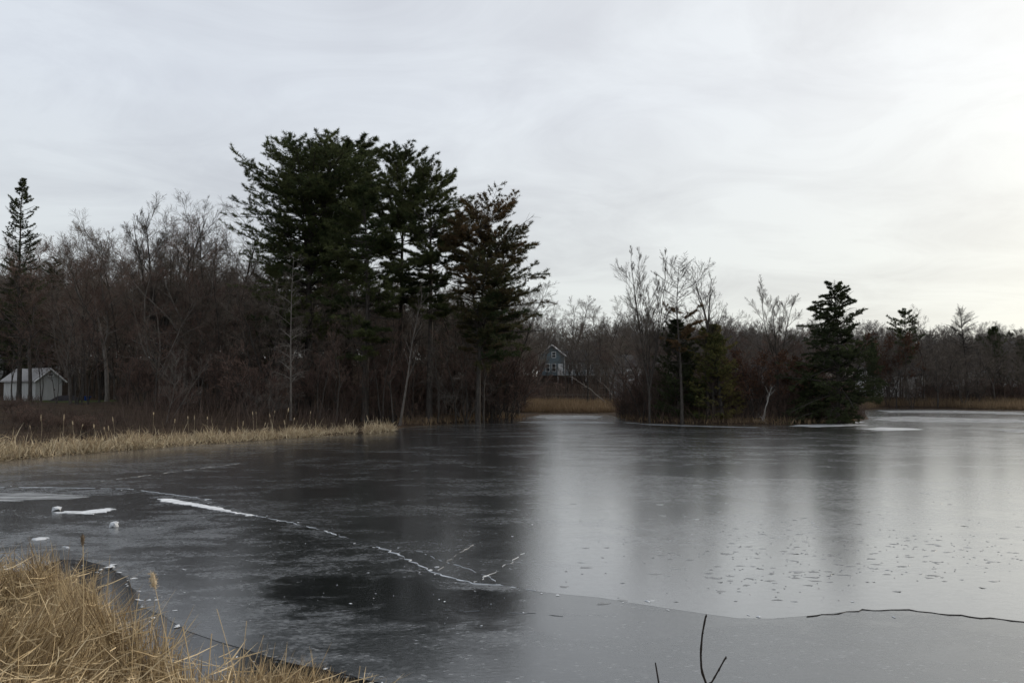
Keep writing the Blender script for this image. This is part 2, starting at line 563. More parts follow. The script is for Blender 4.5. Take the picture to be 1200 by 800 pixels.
def ice_material(name, dark, milky, frost, r_lo, r_hi, scale, ior=1.75, bump=0.05, specks=0.0, frost_amt=0.5, coat=0.0, speckle=0.5, pane=None):
    m = bpy.data.materials.new(name)
    m.use_nodes = True
    nt = m.node_tree
    N, L = nt.nodes, nt.links
    b = N['Principled BSDF']
    b.inputs['IOR'].default_value = ior
    b.inputs['Coat Weight'].default_value = coat
    b.inputs['Coat Roughness'].default_value = 0.2
    b.inputs['Coat IOR'].default_value = 1.6
    tc = N.new('ShaderNodeTexCoord')
    mp = N.new('ShaderNodeMapping')
    mp.inputs['Rotation'].default_value = (0, 0, math.radians(-18))
    mp.inputs['Scale'].default_value = (0.6, 1.0, 1.0)
    L.new(tc.outputs['Object'], mp.inputs[0])

    def noise(sc_, det, rg, dist=0.0, vec=None):
        n = N.new('ShaderNodeTexNoise')
        n.inputs['Scale'].default_value = sc_
        n.inputs['Detail'].default_value = det
        n.inputs['Roughness'].default_value = rg
        n.inputs['Distortion'].default_value = dist
        L.new(vec or mp.outputs[0], n.inputs['Vector'])
        return n.outputs['Fac']

    def mr(v, a, b_, lo, hi, smooth=True):
        n = N.new('ShaderNodeMapRange')
        if smooth:
            n.interpolation_type = 'SMOOTHSTEP'
        n.inputs['From Min'].default_value = a
        n.inputs['From Max'].default_value = b_
        n.inputs['To Min'].default_value = lo
        n.inputs['To Max'].default_value = hi
        L.new(v, n.inputs['Value'])
        return n.outputs[0]

    def M(op, a, b_):
        n = N.new('ShaderNodeMath')
        n.operation = op
        for i, v in enumerate((a, b_)):
            if isinstance(v, (int, float)):
                n.inputs[i].default_value = v
            else:
                L.new(v, n.inputs[i])
        return n.outputs[0]

    def mixc(f, a, c):
        n = N.new('ShaderNodeMix')
        n.data_type = 'RGBA'
        L.new(f, n.inputs[0])
        for i, v in ((6, a), (7, c)):
            if isinstance(v, tuple):
                n.inputs[i].default_value = (*v, 1)
            else:
                L.new(v, n.inputs[i])
        return n.outputs[2]
    big = noise(scale, 6, 0.55, 0.8)
    med = noise(scale * 6, 8, 0.62, 0.6)
    fine = noise(scale * 60, 6, 0.65, 0.3)
    patch = mr(M('ADD', M('MULTIPLY', big, 0.55), M('MULTIPLY', med, 0.45)), 0.44, 0.57, 0, 1)
    col = mixc(patch, dark, milky)
    fr = M('MULTIPLY', mr(M('ADD', M('MULTIPLY', med, 0.4), M('MULTIPLY', fine, 0.6)), 0.49, 0.62, 0, 1), frost_amt)
    fr = M('MULTIPLY', fr, mr(big, 0.35, 0.6, 0.25, 1))
    col = mixc(fr, col, frost)
    rg = M('ADD', mr(patch, 0, 1, r_lo, r_hi), M('MULTIPLY', fr, 0.18))
    rg = M('ADD', rg, mr(fine, 0.35, 0.65, -0.02, 0.05))
    hgt = M('ADD', M('MULTIPLY', fine, 0.5), M('MULTIPLY', med, 0.8))
    # fine speckle of trapped bubbles and rime
    vb = N.new('ShaderNodeTexVoronoi')
    vb.inputs['Scale'].default_value = 14.0
    L.new(mp.outputs[0], vb.inputs['Vector'])
    bub = M('MULTIPLY', mr(vb.outputs['Distance'], 0.10, 0.28, 1, 0), mr(med, 0.38, 0.58, 0.1, 1))
    col = mixc(M('MULTIPLY', bub, speckle), col, (0.26, 0.27, 0.275))
    hgt_b = M('MULTIPLY', bub, 0.5)
    rg = M('ADD', rg, M('MULTIPLY', bub, 0.1))
    if pane is not None:
        # a refrozen pane of clear black ice with an outline of its own
        (cx_, cy_), (ax_, ay_), rot_ = pane
        mp3 = N.new('ShaderNodeMapping')
        mp3.vector_type = 'TEXTURE'
        mp3.inputs['Location'].default_value = (cx_, cy_, 0)
        mp3.inputs['Rotation'].default_value = (0, 0, rot_)
        mp3.inputs['Scale'].default_value = (ax_, ay_, 1)
        L.new(tc.outputs['Object'], mp3.inputs[0])
        ln_ = N.new('ShaderNodeVectorMath')
        ln_.operation = 'LENGTH'
        L.new(mp3.outputs[0], ln_.inputs[0])
        edge = M('ADD', ln_.outputs['Value'], M('MULTIPLY', M('SUBTRACT', med, 0.5), 2.6))
        clear = mr(edge, 0.62, 1.2, 1, 0)
        col = mixc(clear, col, (0.006, 0.007, 0.008))
        inv = M('SUBTRACT', 1.0, M('MULTIPLY', clear, 0.6))
        rg = M('MULTIPLY', rg, inv)
    hgt = M('ADD', hgt, hgt_b)
    if specks:
        # small melt pits and stuck flecks
        vo = N.new('ShaderNodeTexVoronoi')
        vo.inputs['Scale'].default_value = 2.6
        vo.inputs['Randomness'].default_value = 1.0
        mp2 = N.new('ShaderNodeMapping')
        mp2.inputs['Scale'].default_value = (0.55, 1.0, 1.0)
        L.new(tc.outputs['Object'], mp2.inputs[0])
        L.new(mp2.outputs[0], vo.inputs['Vector'])
        wn = N.new('ShaderNodeSeparateColor')
        L.new(vo.outputs['Color'], wn.inputs[0])
        hole = M('MULTIPLY', mr(vo.outputs['Distance'], 0.07, 0.15, 1, 0), mr(wn.outputs[0], 0.5, 0.55, 0, 1))
        hole = M('MULTIPLY', hole, mr(big, 0.4, 0.55, 0.1, 1))
        col = mixc(M('MULTIPLY', hole, specks), col, (0.01, 0.012, 0.014))
        hgt = M('SUBTRACT', hgt, M('MULTIPLY', hole, 1.2))
        light = M('MULTIPLY', mr(vo.outputs['Distance'], 0.02, 0.07, 1, 0), mr(wn.outputs[1], 0.80, 0.84, 0, 1))
        col = mixc(light, col, (0.55, 0.56, 0.57))
    L.new(col, b.inputs['Base Color'])
    L.new(rg, b.inputs['Roughness'])
    bp = N.new('ShaderNodeBump')
    bp.inputs['Strength'].default_value = bump
    bp.inputs['Distance'].default_value = 0.05
    L.new(hgt, bp.inputs['Height'])
    L.new(bp.outputs[0], b.inputs['Normal'])
    return m


def thin_cover(name, c0, c1, nscale, stretch, lo, hi, rough):
    """thin snow or rime that lets the ice show through where it is worn"""
    m = mat(name, c0, c1, rough=rough, spec=0.3, nscale=nscale * 2, stretch=stretch, rnd=0.0, bump=0.3)
    nt = m.node_tree
    N, L = nt.nodes, nt.links
    tc = N.new('ShaderNodeTexCoord')
    mp = N.new('ShaderNodeMapping')
    mp.inputs['Scale'].default_value = stretch
    nz = N.new('ShaderNodeTexNoise')
    nz.inputs['Scale'].default_value = nscale
    nz.inputs['Detail'].default_value = 8
    nz.inputs['Roughness'].default_value = 0.68
    at_ = N.new('ShaderNodeAttribute')
    at_.attribute_name = 'tint'
    ml = N.new('ShaderNodeMath')
    ml.operation = 'MULTIPLY_ADD'
    ml.inputs[1].default_value = 0.34
    rp = N.new('ShaderNodeMapRange')
    rp.interpolation_type = 'SMOOTHSTEP'
    rp.inputs['From Min'].default_value = lo
    rp.inputs['From Max'].default_value = hi
    tr = N.new('ShaderNodeBsdfTransparent')
    ms = N.new('ShaderNodeMixShader')
    L.new(tc.outputs['Object'], mp.inputs[0])
    L.new(mp.outputs[0], nz.inputs['Vector'])
    L.new(at_.outputs['Fac'], ml.inputs[0])
    L.new(nz.outputs['Fac'], ml.inputs[2])
    L.new(ml.outputs[0], rp.inputs['Value'])
    L.new(rp.outputs[0], ms.inputs[0])
    L.new(tr.outputs[0], ms.inputs[1])
    L.new(N['Principled BSDF'].outputs[0], ms.inputs[2])
    L.new(ms.outputs[0], N['Material Output'].inputs['Surface'])
    return m


MT['snow_thin'] = thin_cover('thin_snow', (0.55, 0.57, 0.59), (0.82, 0.83, 0.84), 7.0, (0.35, 1, 1), 0.58, 0.86, 0.7)
MT['rime'] = thin_cover('rime', (0.14, 0.145, 0.15), (0.40, 0.41, 0.415), 3.0, (0.22, 1, 1), 0.56, 1.0, 0.45)
MT['far_rime'] = thin_cover('far_rime', (0.30, 0.31, 0.315), (0.58, 0.59, 0.595), 0.8, (0.22, 1, 1), 0.46, 0.78, 0.5)
MT['ice_far'] = ice_material('old_ice', (0.012, 0.014, 0.016), (0.040, 0.044, 0.047), (0.15, 0.155, 0.16), 0.15, 0.23, 0.16, bump=0.03, specks=0.8, frost_amt=0.45, coat=1.0, speckle=0.35)
_a, _b = ground(385, 690), ground(640, 722)
MT['ice_near'] = ice_material('new_ice', (0.012, 0.014, 0.015), (0.036, 0.040, 0.043), (0.15, 0.155, 0.16), 0.15, 0.27, 0.3, bump=0.06, frost_amt=0.6, coat=0.35, speckle=0.6,
                              pane=(tuple((_a[:2] + _b[:2]) / 2), (2.3, 1.0), math.atan2(_b[1] - _a[1], _b[0] - _a[0])))
MT['water'] = ice_material('thin_skin_ice', (0.006, 0.007, 0.008), (0.014, 0.015, 0.017), (0.05, 0.05, 0.055), 0.03, 0.09, 0.5, ior=1.45, bump=0.015, frost_amt=0.15)


def ground_material():
    m = bpy.data.materials.new('leaf_litter_ground')
    m.use_nodes = True
    nt = m.node_tree
    N, L = nt.nodes, nt.links
    b = N['Principled BSDF']
    b.inputs['Roughness'].default_value = 1.0
    b.inputs['Specular IOR Level'].default_value = 0.1
    tc = N.new('ShaderNodeTexCoord')
    rp = N.new('ShaderNodeValToRGB')
    e = rp.color_ramp.elements
    e[0].position, e[0].color = 0.3, (0.020, 0.014, 0.010, 1)
    e[1].position, e[1].color = 0.75, (0.075, 0.05, 0.031, 1)
    nz = N.new('ShaderNodeTexNoise')
    nz.inputs['Scale'].default_value = 1.3
    nz.inputs['Detail'].default_value = 9
    nz.inputs['Roughness'].default_value = 0.7
    L.new(tc.outputs['Object'], nz.inputs['Vector'])
    L.new(nz.outputs['Fac'], rp.inputs[0])
    # lawn by the shed
    at_ = N.new('ShaderNodeAttribute')
    at_.attribute_name = 'tint'
    mx = N.new('ShaderNodeMix')
    mx.data_type = 'RGBA'
    L.new(at_.outputs['Fac'], mx.inputs[0])
    L.new(rp.outputs[0], mx.inputs[6])
    mx.inputs[7].default_value = (0.045, 0.055, 0.018, 1)
    L.new(mx.outputs[2], b.inputs['Base Color'])
    bp = N.new('ShaderNodeBump')
    bp.inputs['Strength'].default_value = 0.6
    bp.inputs['Distance'].default_value = 0.08
    L.new(nz.outputs['Fac'], bp.inputs['Height'])
    L.new(bp.outputs[0], b.inputs['Normal'])
    return m


MT['ground'] = ground_material()


# ------------------------------------------------------------------ object helpers
def obj(name, me, m=None, parent=None):
    o = bpy.data.objects.new(name, me)
    if m is not None and not me.materials:
        me.materials.append(MT[m] if isinstance(m, str) else m)
    COL.objects.link(o)
    if parent is not None:
        o.parent = parent
    return o


def thing(name, label, cat, loc=(0, 0, 0), rz=0.0, scale=1.0, group=None):
    o = bpy.data.objects.new(name, None)
    COL.objects.link(o)
    o.empty_display_size = 0.3
    o.location = loc
    o.rotation_euler = (0, 0, rz)
    o.scale = (scale, scale, scale) if isinstance(scale, (int, float)) else scale
    tag(o, label, cat, group)
    return o


def tag(o, label, cat, group=None):
    o['label'] = label
    o['category'] = cat
    if group:
        o['group'] = group
    return o


def kind(o, k, label=None):
    o['kind'] = k
    if label:
        o['label'] = label
    return o


# ------------------------------------------------------------------ the pond outline and the terrain
def G(px, py):
    return tuple(ground(px, py)[:2])


SHORE_NEAR = [(70, -6), (30, 1.5), (12, 3.2), (5, 4.0), (1.5, 4.9), (-0.3, 5.8), (-1.2, 6.7), (-1.6, 6.7), (-2.3, 6.5), (-2.9, 6.8), (-3.5, 7.3), (-4.15, 7.9),
              (-4.9, 8.8), (-5.4, 9.4), (-8.5, 10.6), (-14, 11), (-45, 12)]
SHORE_FAR = [(-50, 23), G(-120, 550), G(0, 540), G(80, 533), G(150, 527), G(230, 521), G(300, 516.5), G(380, 511), G(440, 507.5), G(462, 506), G(475, 501),
             G(510, 497.5), G(560, 494.5), G(612, 492), G(622, 488.5), G(640, 485.5), G(690, 484.5), G(714, 486), G(722, 490), G(735, 493), G(770, 495.5),
             G(830, 497), G(900, 498), G(960, 497.5), G(1000, 496), G(1022, 491), G(1018, 485.5), G(1008, 480.5), G(1040, 478.3), G(1110, 478.8), G(1200, 481),
             G(1300, 483), (120, 80), (150, 40), (130, -20)]
POND = np.array(SHORE_NEAR + SHORE_FAR)


def seg_sd(P, poly):
    """signed distance: negative inside"""
    A, B = poly, np.roll(poly, -1, axis=0)
    d2 = np.full(len(P), 1e18)
    inside = np.zeros(len(P), bool)
    for a, b in zip(A, B):
        ab = b - a
        t = np.clip(((P - a) @ ab) / (ab @ ab), 0, 1)
        d2 = np.minimum(d2, ((P - a - t[:, None] * ab) ** 2).sum(1))
        c = (a[1] > P[:, 1]) != (b[1] > P[:, 1])
        if a[1] != b[1]:
            inside ^= c & (P[:, 0] < (b[0] - a[0]) * (P[:, 1] - a[1]) / (b[1] - a[1]) + a[0])
    d = np.sqrt(d2)
    return np.where(inside, -d, d)


def ss(a, b, x):
    t = np.clip((x - a) / (b - a), 0, 1)
    return t * t * (3 - 2 * t)


def height(x, y):
    x, y = np.atleast_1d(np.asarray(x, float)), np.atleast_1d(np.asarray(y, float))
    sd = seg_sd(np.stack([x, y], 1), POND)
    z = np.where(sd < 0, -0.7 * ss(0, 2.0, -sd), 0.0)
    z = z + 0.12 * ss(0, 0.6, sd) - 0.05
    left = ss(-4, -16, x) * ss(20, 30, y)
    z = z + left * (0.5 * ss(2, 9, sd) + 1.0 * ss(8, 24, sd))
    z = z + (1 - left) * 0.3 * ss(2, 12, sd) * ss(12, 30, y)
    z = z + 0.95 * ss(0.5, 5.5, sd) * ss(12, 8, y)
    # the ground climbs behind the marsh
    z = z + 4.2 * ss(100, 165, y) + 3.0 * ss(165, 320, y) + 3.2 * ss(78, 125, y) * ss(8, -25, x) * ss(6, 20, sd)
    lump = np.sin(x * 0.9 + 1.3 * np.sin(y * 0.37)) * np.sin(y * 0.8 + 0.9 * np.sin(x * 0.5))
    z = z + 0.08 * lump * ss(0.5, 4, sd)
    return z


def hz(x, y):
    return float(height(x, y)[0])


def build_ground():
    def axis(a, b, step, far, grow_):
        core = list(np.arange(a, b + step, step))
        lo, hi, s = [a], [core[-1]], step
        while lo[-1] > -far:
            s *= grow_
            lo.append(lo[-1] - s)
        s = step
        while hi[-1] < far:
            s *= grow_
            hi.append(hi[-1] + s)
        return np.array(lo[:0:-1] + core + hi[1:])
    X = axis(-50, 70, 0.9, 1800, 1.25)
    Y = axis(-4, 112, 0.8, 1800, 1.25)
    gx, gy = np.meshgrid(X, Y)
    x, y = gx.ravel(), gy.ravel()
    z = height(x, y)
    nx, ny = len(X), len(Y)
    idx = np.arange(nx * ny).reshape(ny, nx)
    q = np.stack([idx[:-1, :-1], idx[:-1, 1:], idx[1:, 1:], idx[1:, :-1]], -1).reshape(-1, 4)
    c = at(100, 476, 70)
    lawn = ss(9, 5, np.hypot((x - c[0]) / 1.3, y - c[1]))
    me = mesh_np('ground', np.stack([x, y, z], 1), q, None, lawn, True)
    kind(obj('ground', me, 'ground'), 'structure')


build_ground()


def sheet(name, pts, z, m, thick=0.0):
    vs = [Vector((p[0], p[1], 0)) for p in pts]
    tri = tessellate_polygon([vs])
    n = len(pts)
    v = np.array([[p[0], p[1], z] for p in pts])
    t = []
    for a, b, c in tri:
        pa, pb, pc = pts[a], pts[b], pts[c]
        cr = (pb[0] - pa[0]) * (pc[1] - pa[1]) - (pb[1] - pa[1]) * (pc[0] - pa[0])
        t.append((a, b, c) if cr > 0 else (a, c, b))
    q = None
    if thick:
        v = np.concatenate([v, v - [0, 0, thick]])
        i = np.arange(n)
        j = (i + 1) % n
        q = np.stack([i, i + n, j + n, j], 1)
    return kind(obj(name, mesh_np(name, v, q, np.array(t)), m), 'structure')


def rough_line(pts, step, amp, seed):
    """resampled polyline with a broken outline"""
    rng = np.random.default_rng(seed)
    pts = np.array(pts, float)
    out = []
    for a, b in zip(pts[:-1], pts[1:]):
        n = max(1, int(np.linalg.norm(b - a) / step))
        for k in range(n):
            out.append(a + (b - a) * k / n + rng.normal(0, amp, 2))
    out.append(pts[-1])
    return [tuple(p) for p in out]


def ragged(pts, step, amp, seed):
    """closed outline with wind-drawn tongues, finer and coarser"""
    P = np.array(rough_line(list(pts) + [pts[0]], step, amp * 0.35, seed)[:-1])
    rng = np.random.default_rng(seed + 500)
    n = len(P)
    for sm, k in ((max(3, n // 12), 1.6), (max(3, n // 30), 1.2), (2, 0.8)):
        w = np.ones(sm) / sm
        z = np.concatenate([rng.normal(0, 1, n)] * 3)
        z = np.convolve(z, w, 'same')[n:2 * n] * math.sqrt(sm)
        y = np.concatenate([rng.normal(0, 1, n)] * 3)
        y = np.convolve(y, w, 'same')[n:2 * n] * math.sqrt(sm)
        P[:, 0] += z * amp * k * 1.5
        P[:, 1] += y * amp * k * 0.6
    return [tuple(p) for p in P]


CRACK_PX = [(-160, 558), (0, 571), (60, 571.5), (150, 573), (185, 577), (240, 584), (296, 603), (340, 612), (400, 628), (446, 641), (470, 650),
            (490, 662), (515, 673), (548, 682), (585, 685), (625, 692), (700, 700), (780, 712), (860, 724), (905, 724), (955, 721), (985, 717), (1013, 714.5), (1065, 714),
            (1100, 719), (1150, 723), (1200, 728), (1300, 735), (1600, 745)]
CRACK = rough_line([G(*p) for p in CRACK_PX], 0.35, 0.015, 3)
sheet('open_water', [(-80, -3), (150, -8), (150, 130), (-80, 130)], -0.004, 'water')
EDGE_PX = [(-200, 640), (-60, 655), (0, 668), (30, 670), (52, 662), (70, 655), (100, 656), (128, 664), (150, 678), (158, 692), (163, 706), (190, 722), (222, 738), (260, 752),
           (300, 765), (340, 776), (400, 789), (455, 802), (560, 830), (800, 880)]
EDGE = rough_line([G(*p) for p in EDGE_PX], 0.22, 0.012, 4)
sheet('pond_ice', [(-80, 10)] + EDGE + [(20, 2), (150, -8), (150, 125), (-80, 125)], 0.0, 'ice_near', 0.0035)
sheet('pond_ice', [(-60, 24)] + CRACK + [(150, 10), (150, 124), (-60, 124)], 0.001, 'ice_far', 0.0009)


# ------------------------------------------------------------------ snow patches, cracks and pieces of ice on the pond
def patch(name, label, cat, px, m, h=0.02, seed=1, step=0.1, amp=0.025, group=None, z0=0.003, soft=0.04):
    pts = [G(*p) for p in px]
    pts = ragged(pts, step, amp, seed)
    P = np.array(pts)
    n = len(P)
    c = P.mean(0)
    # rim, shoulder and inner ring
    rng = np.random.default_rng(seed)
    A, B = np.roll(P, 1, axis=0), np.roll(P, -1, axis=0)
    tg = unit(B - A)
    nrm = np.stack([-tg[:, 1], tg[:, 0]], 1)
    area = 0.5 * np.sum(P[:, 0] * np.roll(P[:, 1], -1) - np.roll(P[:, 0], -1) * P[:, 1])
    if area < 0:
        nrm = -nrm
    ins = P + nrm * soft
    zr = h * rng.uniform(0.6, 1.1, n)
    v = np.concatenate([np.c_[P, np.full(n, z0 - 0.005)], np.c_[ins, z0 + zr]])
    i = np.arange(n)
    j = (i + 1) % n
    q = np.stack([i, j, j + n, i + n], 1) if area > 0 else np.stack([j, i, i + n, j + n], 1)
    tri = tessellate_polygon([[Vector((p[0], p[1], 0)) for p in P]])
    t = []
    for a, b, d in tri:
        cr = (P[b][0] - P[a][0]) * (P[d][1] - P[a][1]) - (P[b][1] - P[a][1]) * (P[d][0] - P[a][0])
        t.append((a + n, b + n, d + n) if cr > 0 else (a + n, d + n, b + n))
    v[:, :2] -= c
    o = obj(name, mesh_np(name, v, q, np.array(t), np.r_[np.zeros(n), np.ones(n)]), m)
    o.location = (c[0], c[1], 0)
    return tag(o, label, cat, group)


patch('snow_streak', 'long thin white streak of snow lying along the ice crack', 'snow', [(185, 584.5), (198, 584), (225, 588.5), (255, 594.5), (298, 603.5), (294, 604.8), (250, 598), (215, 591.5), (190, 588)], 'snow_thin', 0.008, 11, 0.06, 0.014, z0=0.003)
patch('snow_patch', 'flat white snow patch between two ice chunks near the reeds', 'snow', [(56, 600.5), (80, 598.5), (100, 599), (118, 596), (141, 594.8), (130, 599), (112, 602.5), (80, 602.5)], 'snow_thin', 0.008, 12, 0.06, 0.02, z0=0.001)
patch('frost_sheet', 'grey frosted ice sheet with a bright pointed end on the left', 'ice', [(-60, 576), (0, 577), (50, 575), (90, 578), (112, 581.5), (90, 585), (40, 587.5), (-60, 592)], 'rime', 0.006, 13, step=0.3, z0=0.001, soft=0.35)
patch('snow_fleck', 'small white snow streak beside the near reeds', 'snow', [(36, 631), (50, 629), (59, 629.5), (45, 633)], 'snow', 0.015, 14, 0.05, 0.012, z0=0.001)
patch('snow_fleck', 'tiny white snow fleck below the two ice chunks', 'snow', [(74, 640.5), (84, 640), (86, 642), (76, 642.5)], 'snow', 0.012, 15, 0.05, 0.01, z0=0.001)
patch('snow_fleck', 'bright snow crumb on the rim of the dark open water', 'snow', [(124, 662.5), (132, 661.5), (136, 665), (128, 666)], 'snow', 0.02, 16, 0.04, 0.012, z0=0.001)
patch('frost_sheet', 'broad white frost patch on the ice just right of the hemlock', 'ice', [(1005, 502), (1040, 500.5), (1072, 501.5), (1068, 504.5), (1030, 505)], 'far_rime', 0.008, 17, 0.6, 0.12, soft=0.5)
patch('frost_sheet', 'thin white frost band under the hemlock boughs', 'ice', [(925, 499), (985, 494), (1016, 494), (1010, 498.5), (960, 500.5)], 'far_rime', 0.008, 18, 0.6, 0.12, soft=0.5)
patch('frost_sheet', 'long pale frost band leading away behind the hemlock', 'ice', [(1012, 488.5), (1070, 487.5), (1150, 490), (1210, 491), (1210, 495.5), (1120, 495), (1050, 494)], 'rime', 0.006, 19, 1.0, 0.2, soft=0.5)
patch('frost_sheet', 'pale frost strip along the far straw shore', 'ice', [(1030, 480.5), (1110, 480.5), (1200, 482.5), (1215, 486), (1110, 484), (1040, 483.5)], 'rime', 0.006, 20, 1.2, 0.25, soft=0.5)
patch('frost_sheet', 'pale frost streak at the edge of the picture below the far bands', 'ice', [(1150, 503), (1215, 502), (1215, 507), (1180, 506)], 'rime', 0.006, 21, 0.6, 0.1, soft=0.3)
patch('frost_sheet', 'white frost strip along the foot of the wooded point', 'ice', [(735, 495), (790, 497.5), (850, 499.3), (890, 500), (889, 501.3), (820, 500), (760, 498)], 'rime', 0.006, 22, 0.6, 0.1, soft=0.3)
patch('frost_sheet', 'grey snowy ice in the small inlet before the marsh', 'ice', [(628, 488.5), (650, 487), (690, 486.5), (712, 488), (704, 491), (660, 490.5), (632, 491)], 'rime', 0.006, 23, 0.8, 0.15, soft=0.4)
patch('frost_sheet', 'bright ice strip across the mouth of the small inlet', 'ice', [(600, 494.2), (640, 493), (700, 494), (722, 495.5), (680, 495.8), (620, 496)], 'rime', 0.006, 24, 0.8, 0.12)


def crack(label, px, w0, w1, seed, m='crackice', z0=0.003, h=0.006, broken=0.0, name='ice_crack', group=None, jit=0.02):
    """a low ridge of broken ice along a line"""
    rng = np.random.default_rng(seed)
    pts = np.array(rough_line([G(*p) for p in px], 0.10, jit, seed))
    tg = unit(np.gradient(pts, axis=0))
    nr = np.stack([-tg[:, 1], tg[:, 0]], 1)
    n = len(pts)
    w = (w0 + (w1 - w0) * np.linspace(0, 1, n)) * np.clip(rng.lognormal(0, 0.8, n), 0.2, 3.0) * 0.42
    if broken:
        env = np.convolve((rng.uniform(0, 1, n) > broken).astype(float), np.ones(3) / 3, 'same')
        w = w * np.clip(env, 0.16, 1)
        sink = (env < 0.34) & (rng.uniform(0, 1, n) < (0.35 if broken < 0.7 else 1.0))
    w[0] = w[-1] = 0.002
    hh = h * rng.uniform(0.4, 1.2, n)
    if broken:
        hh[sink] = -0.012
    a = np.c_[pts + nr * w[:, None], np.full(n, z0 - 0.008)]
    b = np.c_[pts + nr * (w * rng.uniform(-0.3, 0.3, n))[:, None], z0 + hh]
    d = np.c_[pts - nr * w[:, None], np.full(n, z0 - 0.008)]
    v = np.stack([a, b, d], 1).reshape(-1, 3)
    i = np.arange(n - 1) * 3
    q = np.concatenate([np.stack([i, i + 1, i + 4, i + 3], 1), np.stack([i + 1, i + 2, i + 5, i + 4], 1)])
    c = v.mean(0)
    c[2] = 0
    o = obj(name, mesh_np(name, v - c, q), m)
    o.location = c
    return tag(o, label, 'crack', group)


crack('faint white crack from the left edge to the snow streak', [(0, 570.5), (60, 571), (150, 572.5), (185, 577), (248, 585)], 0.045, 0.045, 31, broken=0.5)
crack('dashed white crack running on from the end of the snow streak', [(290, 602), (340, 612), (375, 620), (400, 628), (425, 634)], 0.05, 0.05, 32, broken=0.62)
crack('broad bright ridge of broken ice in the middle of the pond', [(440, 640), (470, 650), (490, 662), (515, 673), (548, 682), (585, 685.5), (628, 692)], 0.045, 0.025, 33, broken=0.22, jit=0.03)
crack('straight fine crack joining the ridge from behind', [(488, 645), (520, 658), (548, 666), (575, 676), (583, 685)], 0.018, 0.016, 34, broken=0.5)
crack('short oblique crack crossing to the open end of the ridge', [(557, 682), (575, 672), (595, 660), (615, 648)], 0.014, 0.012, 35, broken=0.55)
crack('hairline crack running back from the ridge toward the pines', [(515, 668), (525, 656), (545, 644), (555, 638)], 0.01, 0.008, 36, m='frost', broken=0.6)
crack('faint crack in front of the ridge across the black ice', [(520, 714), (560, 716), (590, 718), (625, 718), (660, 722)], 0.010, 0.008, 37, m='frost', broken=0.6, z0=0.001)
crack('faint pale line far out before the left reed bank', [(100, 566), (170, 557), (240, 548), (280, 543)], 0.05, 0.03, 38, m='frost', broken=0.6)
crack('broken white rim of ice in front of the near reeds', [(188, 722), (222, 738), (260, 752), (300, 765), (340, 776), (400, 789), (440, 798)], 0.05, 0.045, 39, broken=0.8, z0=0.002)
crack('pale rim of ice round the dark open water', [(60, 647), (100, 655), (128, 664), (145, 674)], 0.04, 0.04, 40, broken=0.75, z0=0.002)
crack('dark open crack running off the picture in front', [(948, 722.5), (985, 718), (1013, 715), (1065, 714.5), (1100, 719), (1150, 723.5), (1200, 728.5), (1230, 730)], 0.008, 0.013, 41, m='dark_twig', h=0.006)


def chunk(label, px, size, seed):
    rng = np.random.default_rng(seed)
    import bmesh
    bm = bmesh.new()
    bmesh.ops.create_icosphere(bm, subdivisions=2, radius=1.0)
    s = np.array(size) / 2
    for v in bm.verts:
        p = np.array(v.co)
        p = np.sign(p) * np.abs(p) ** 0.8
        p = p * (1 + rng.normal(0, 0.16))
        p[2] = min(p[2], 0.75 + 0.25 * p[0])
        v.co = Vector(p * s)
    for v in bm.verts:
        v.co.z += s[2] * 0.75
    me = bpy.data.meshes.new('ice_chunk')
    bm.to_mesh(me)
    bm.free()
    o = obj('ice_chunk', me, 'snow')
    p = ground(*px)
    o.location = (p[0], p[1], 0.0)
    o.rotation_euler = (0, 0, rng.uniform(0, 3))
    return tag(o, label, 'ice chunk')


chunk('greyish ice chunk above the flat snow patch', (66, 598), (0.17, 0.18, 0.11), 51)
chunk('small white ice chunk standing alone before the snow patch', (134, 617), (0.15, 0.14, 0.12), 52)


def crumbs():
    rng = np.random.default_rng(55)
    g = Geo()
    px = []
    for k in range(60):
        i = rng.integers(0, len(EDGE) - 1)
        p = np.array(EDGE[i]) + rng.normal(0, 0.12, 2)
        px.append((p[0], p[1], rng.uniform(0.006, 0.02)))
    for k in range(110):
        p = ground(rng.uniform(90, 640), rng.uniform(606, 735))
        px.append((p[0], p[1], 0.002 + 0.007 * rng.uniform(0, 1) ** 3))
    for k in range(40):
        i = rng.integers(0, len(CRACK) - 1)
        p = np.array(CRACK[i]) + rng.normal(0, 0.15, 2)
        px.append((p[0], p[1], rng.uniform(0.005, 0.016)))
    for x, y, s in px:
        k = np.array([[-1, -1, 0], [1, -1.2, 0], [1.3, 0.8, 0], [-0.8, 1.1, 0], [0.1, 0, 0.8]]) * s * rng.uniform(0.5, 1.7, (5, 3)) * [1.7, 1, 0.6]
        k = k @ Matrix.Rotation(rng.uniform(0, 6.28), 3, 'Z').transposed()
        g.add(k + [x, y, 0.004], None, [[0, 1, 4], [1, 2, 4], [2, 3, 4], [3, 0, 4]])
    kind(obj('ice_crumbs', g.mesh('ice_crumbs'), 'snow'), 'stuff', 'scattered white crumbs of ice and snow on the dark ice')


crumbs()


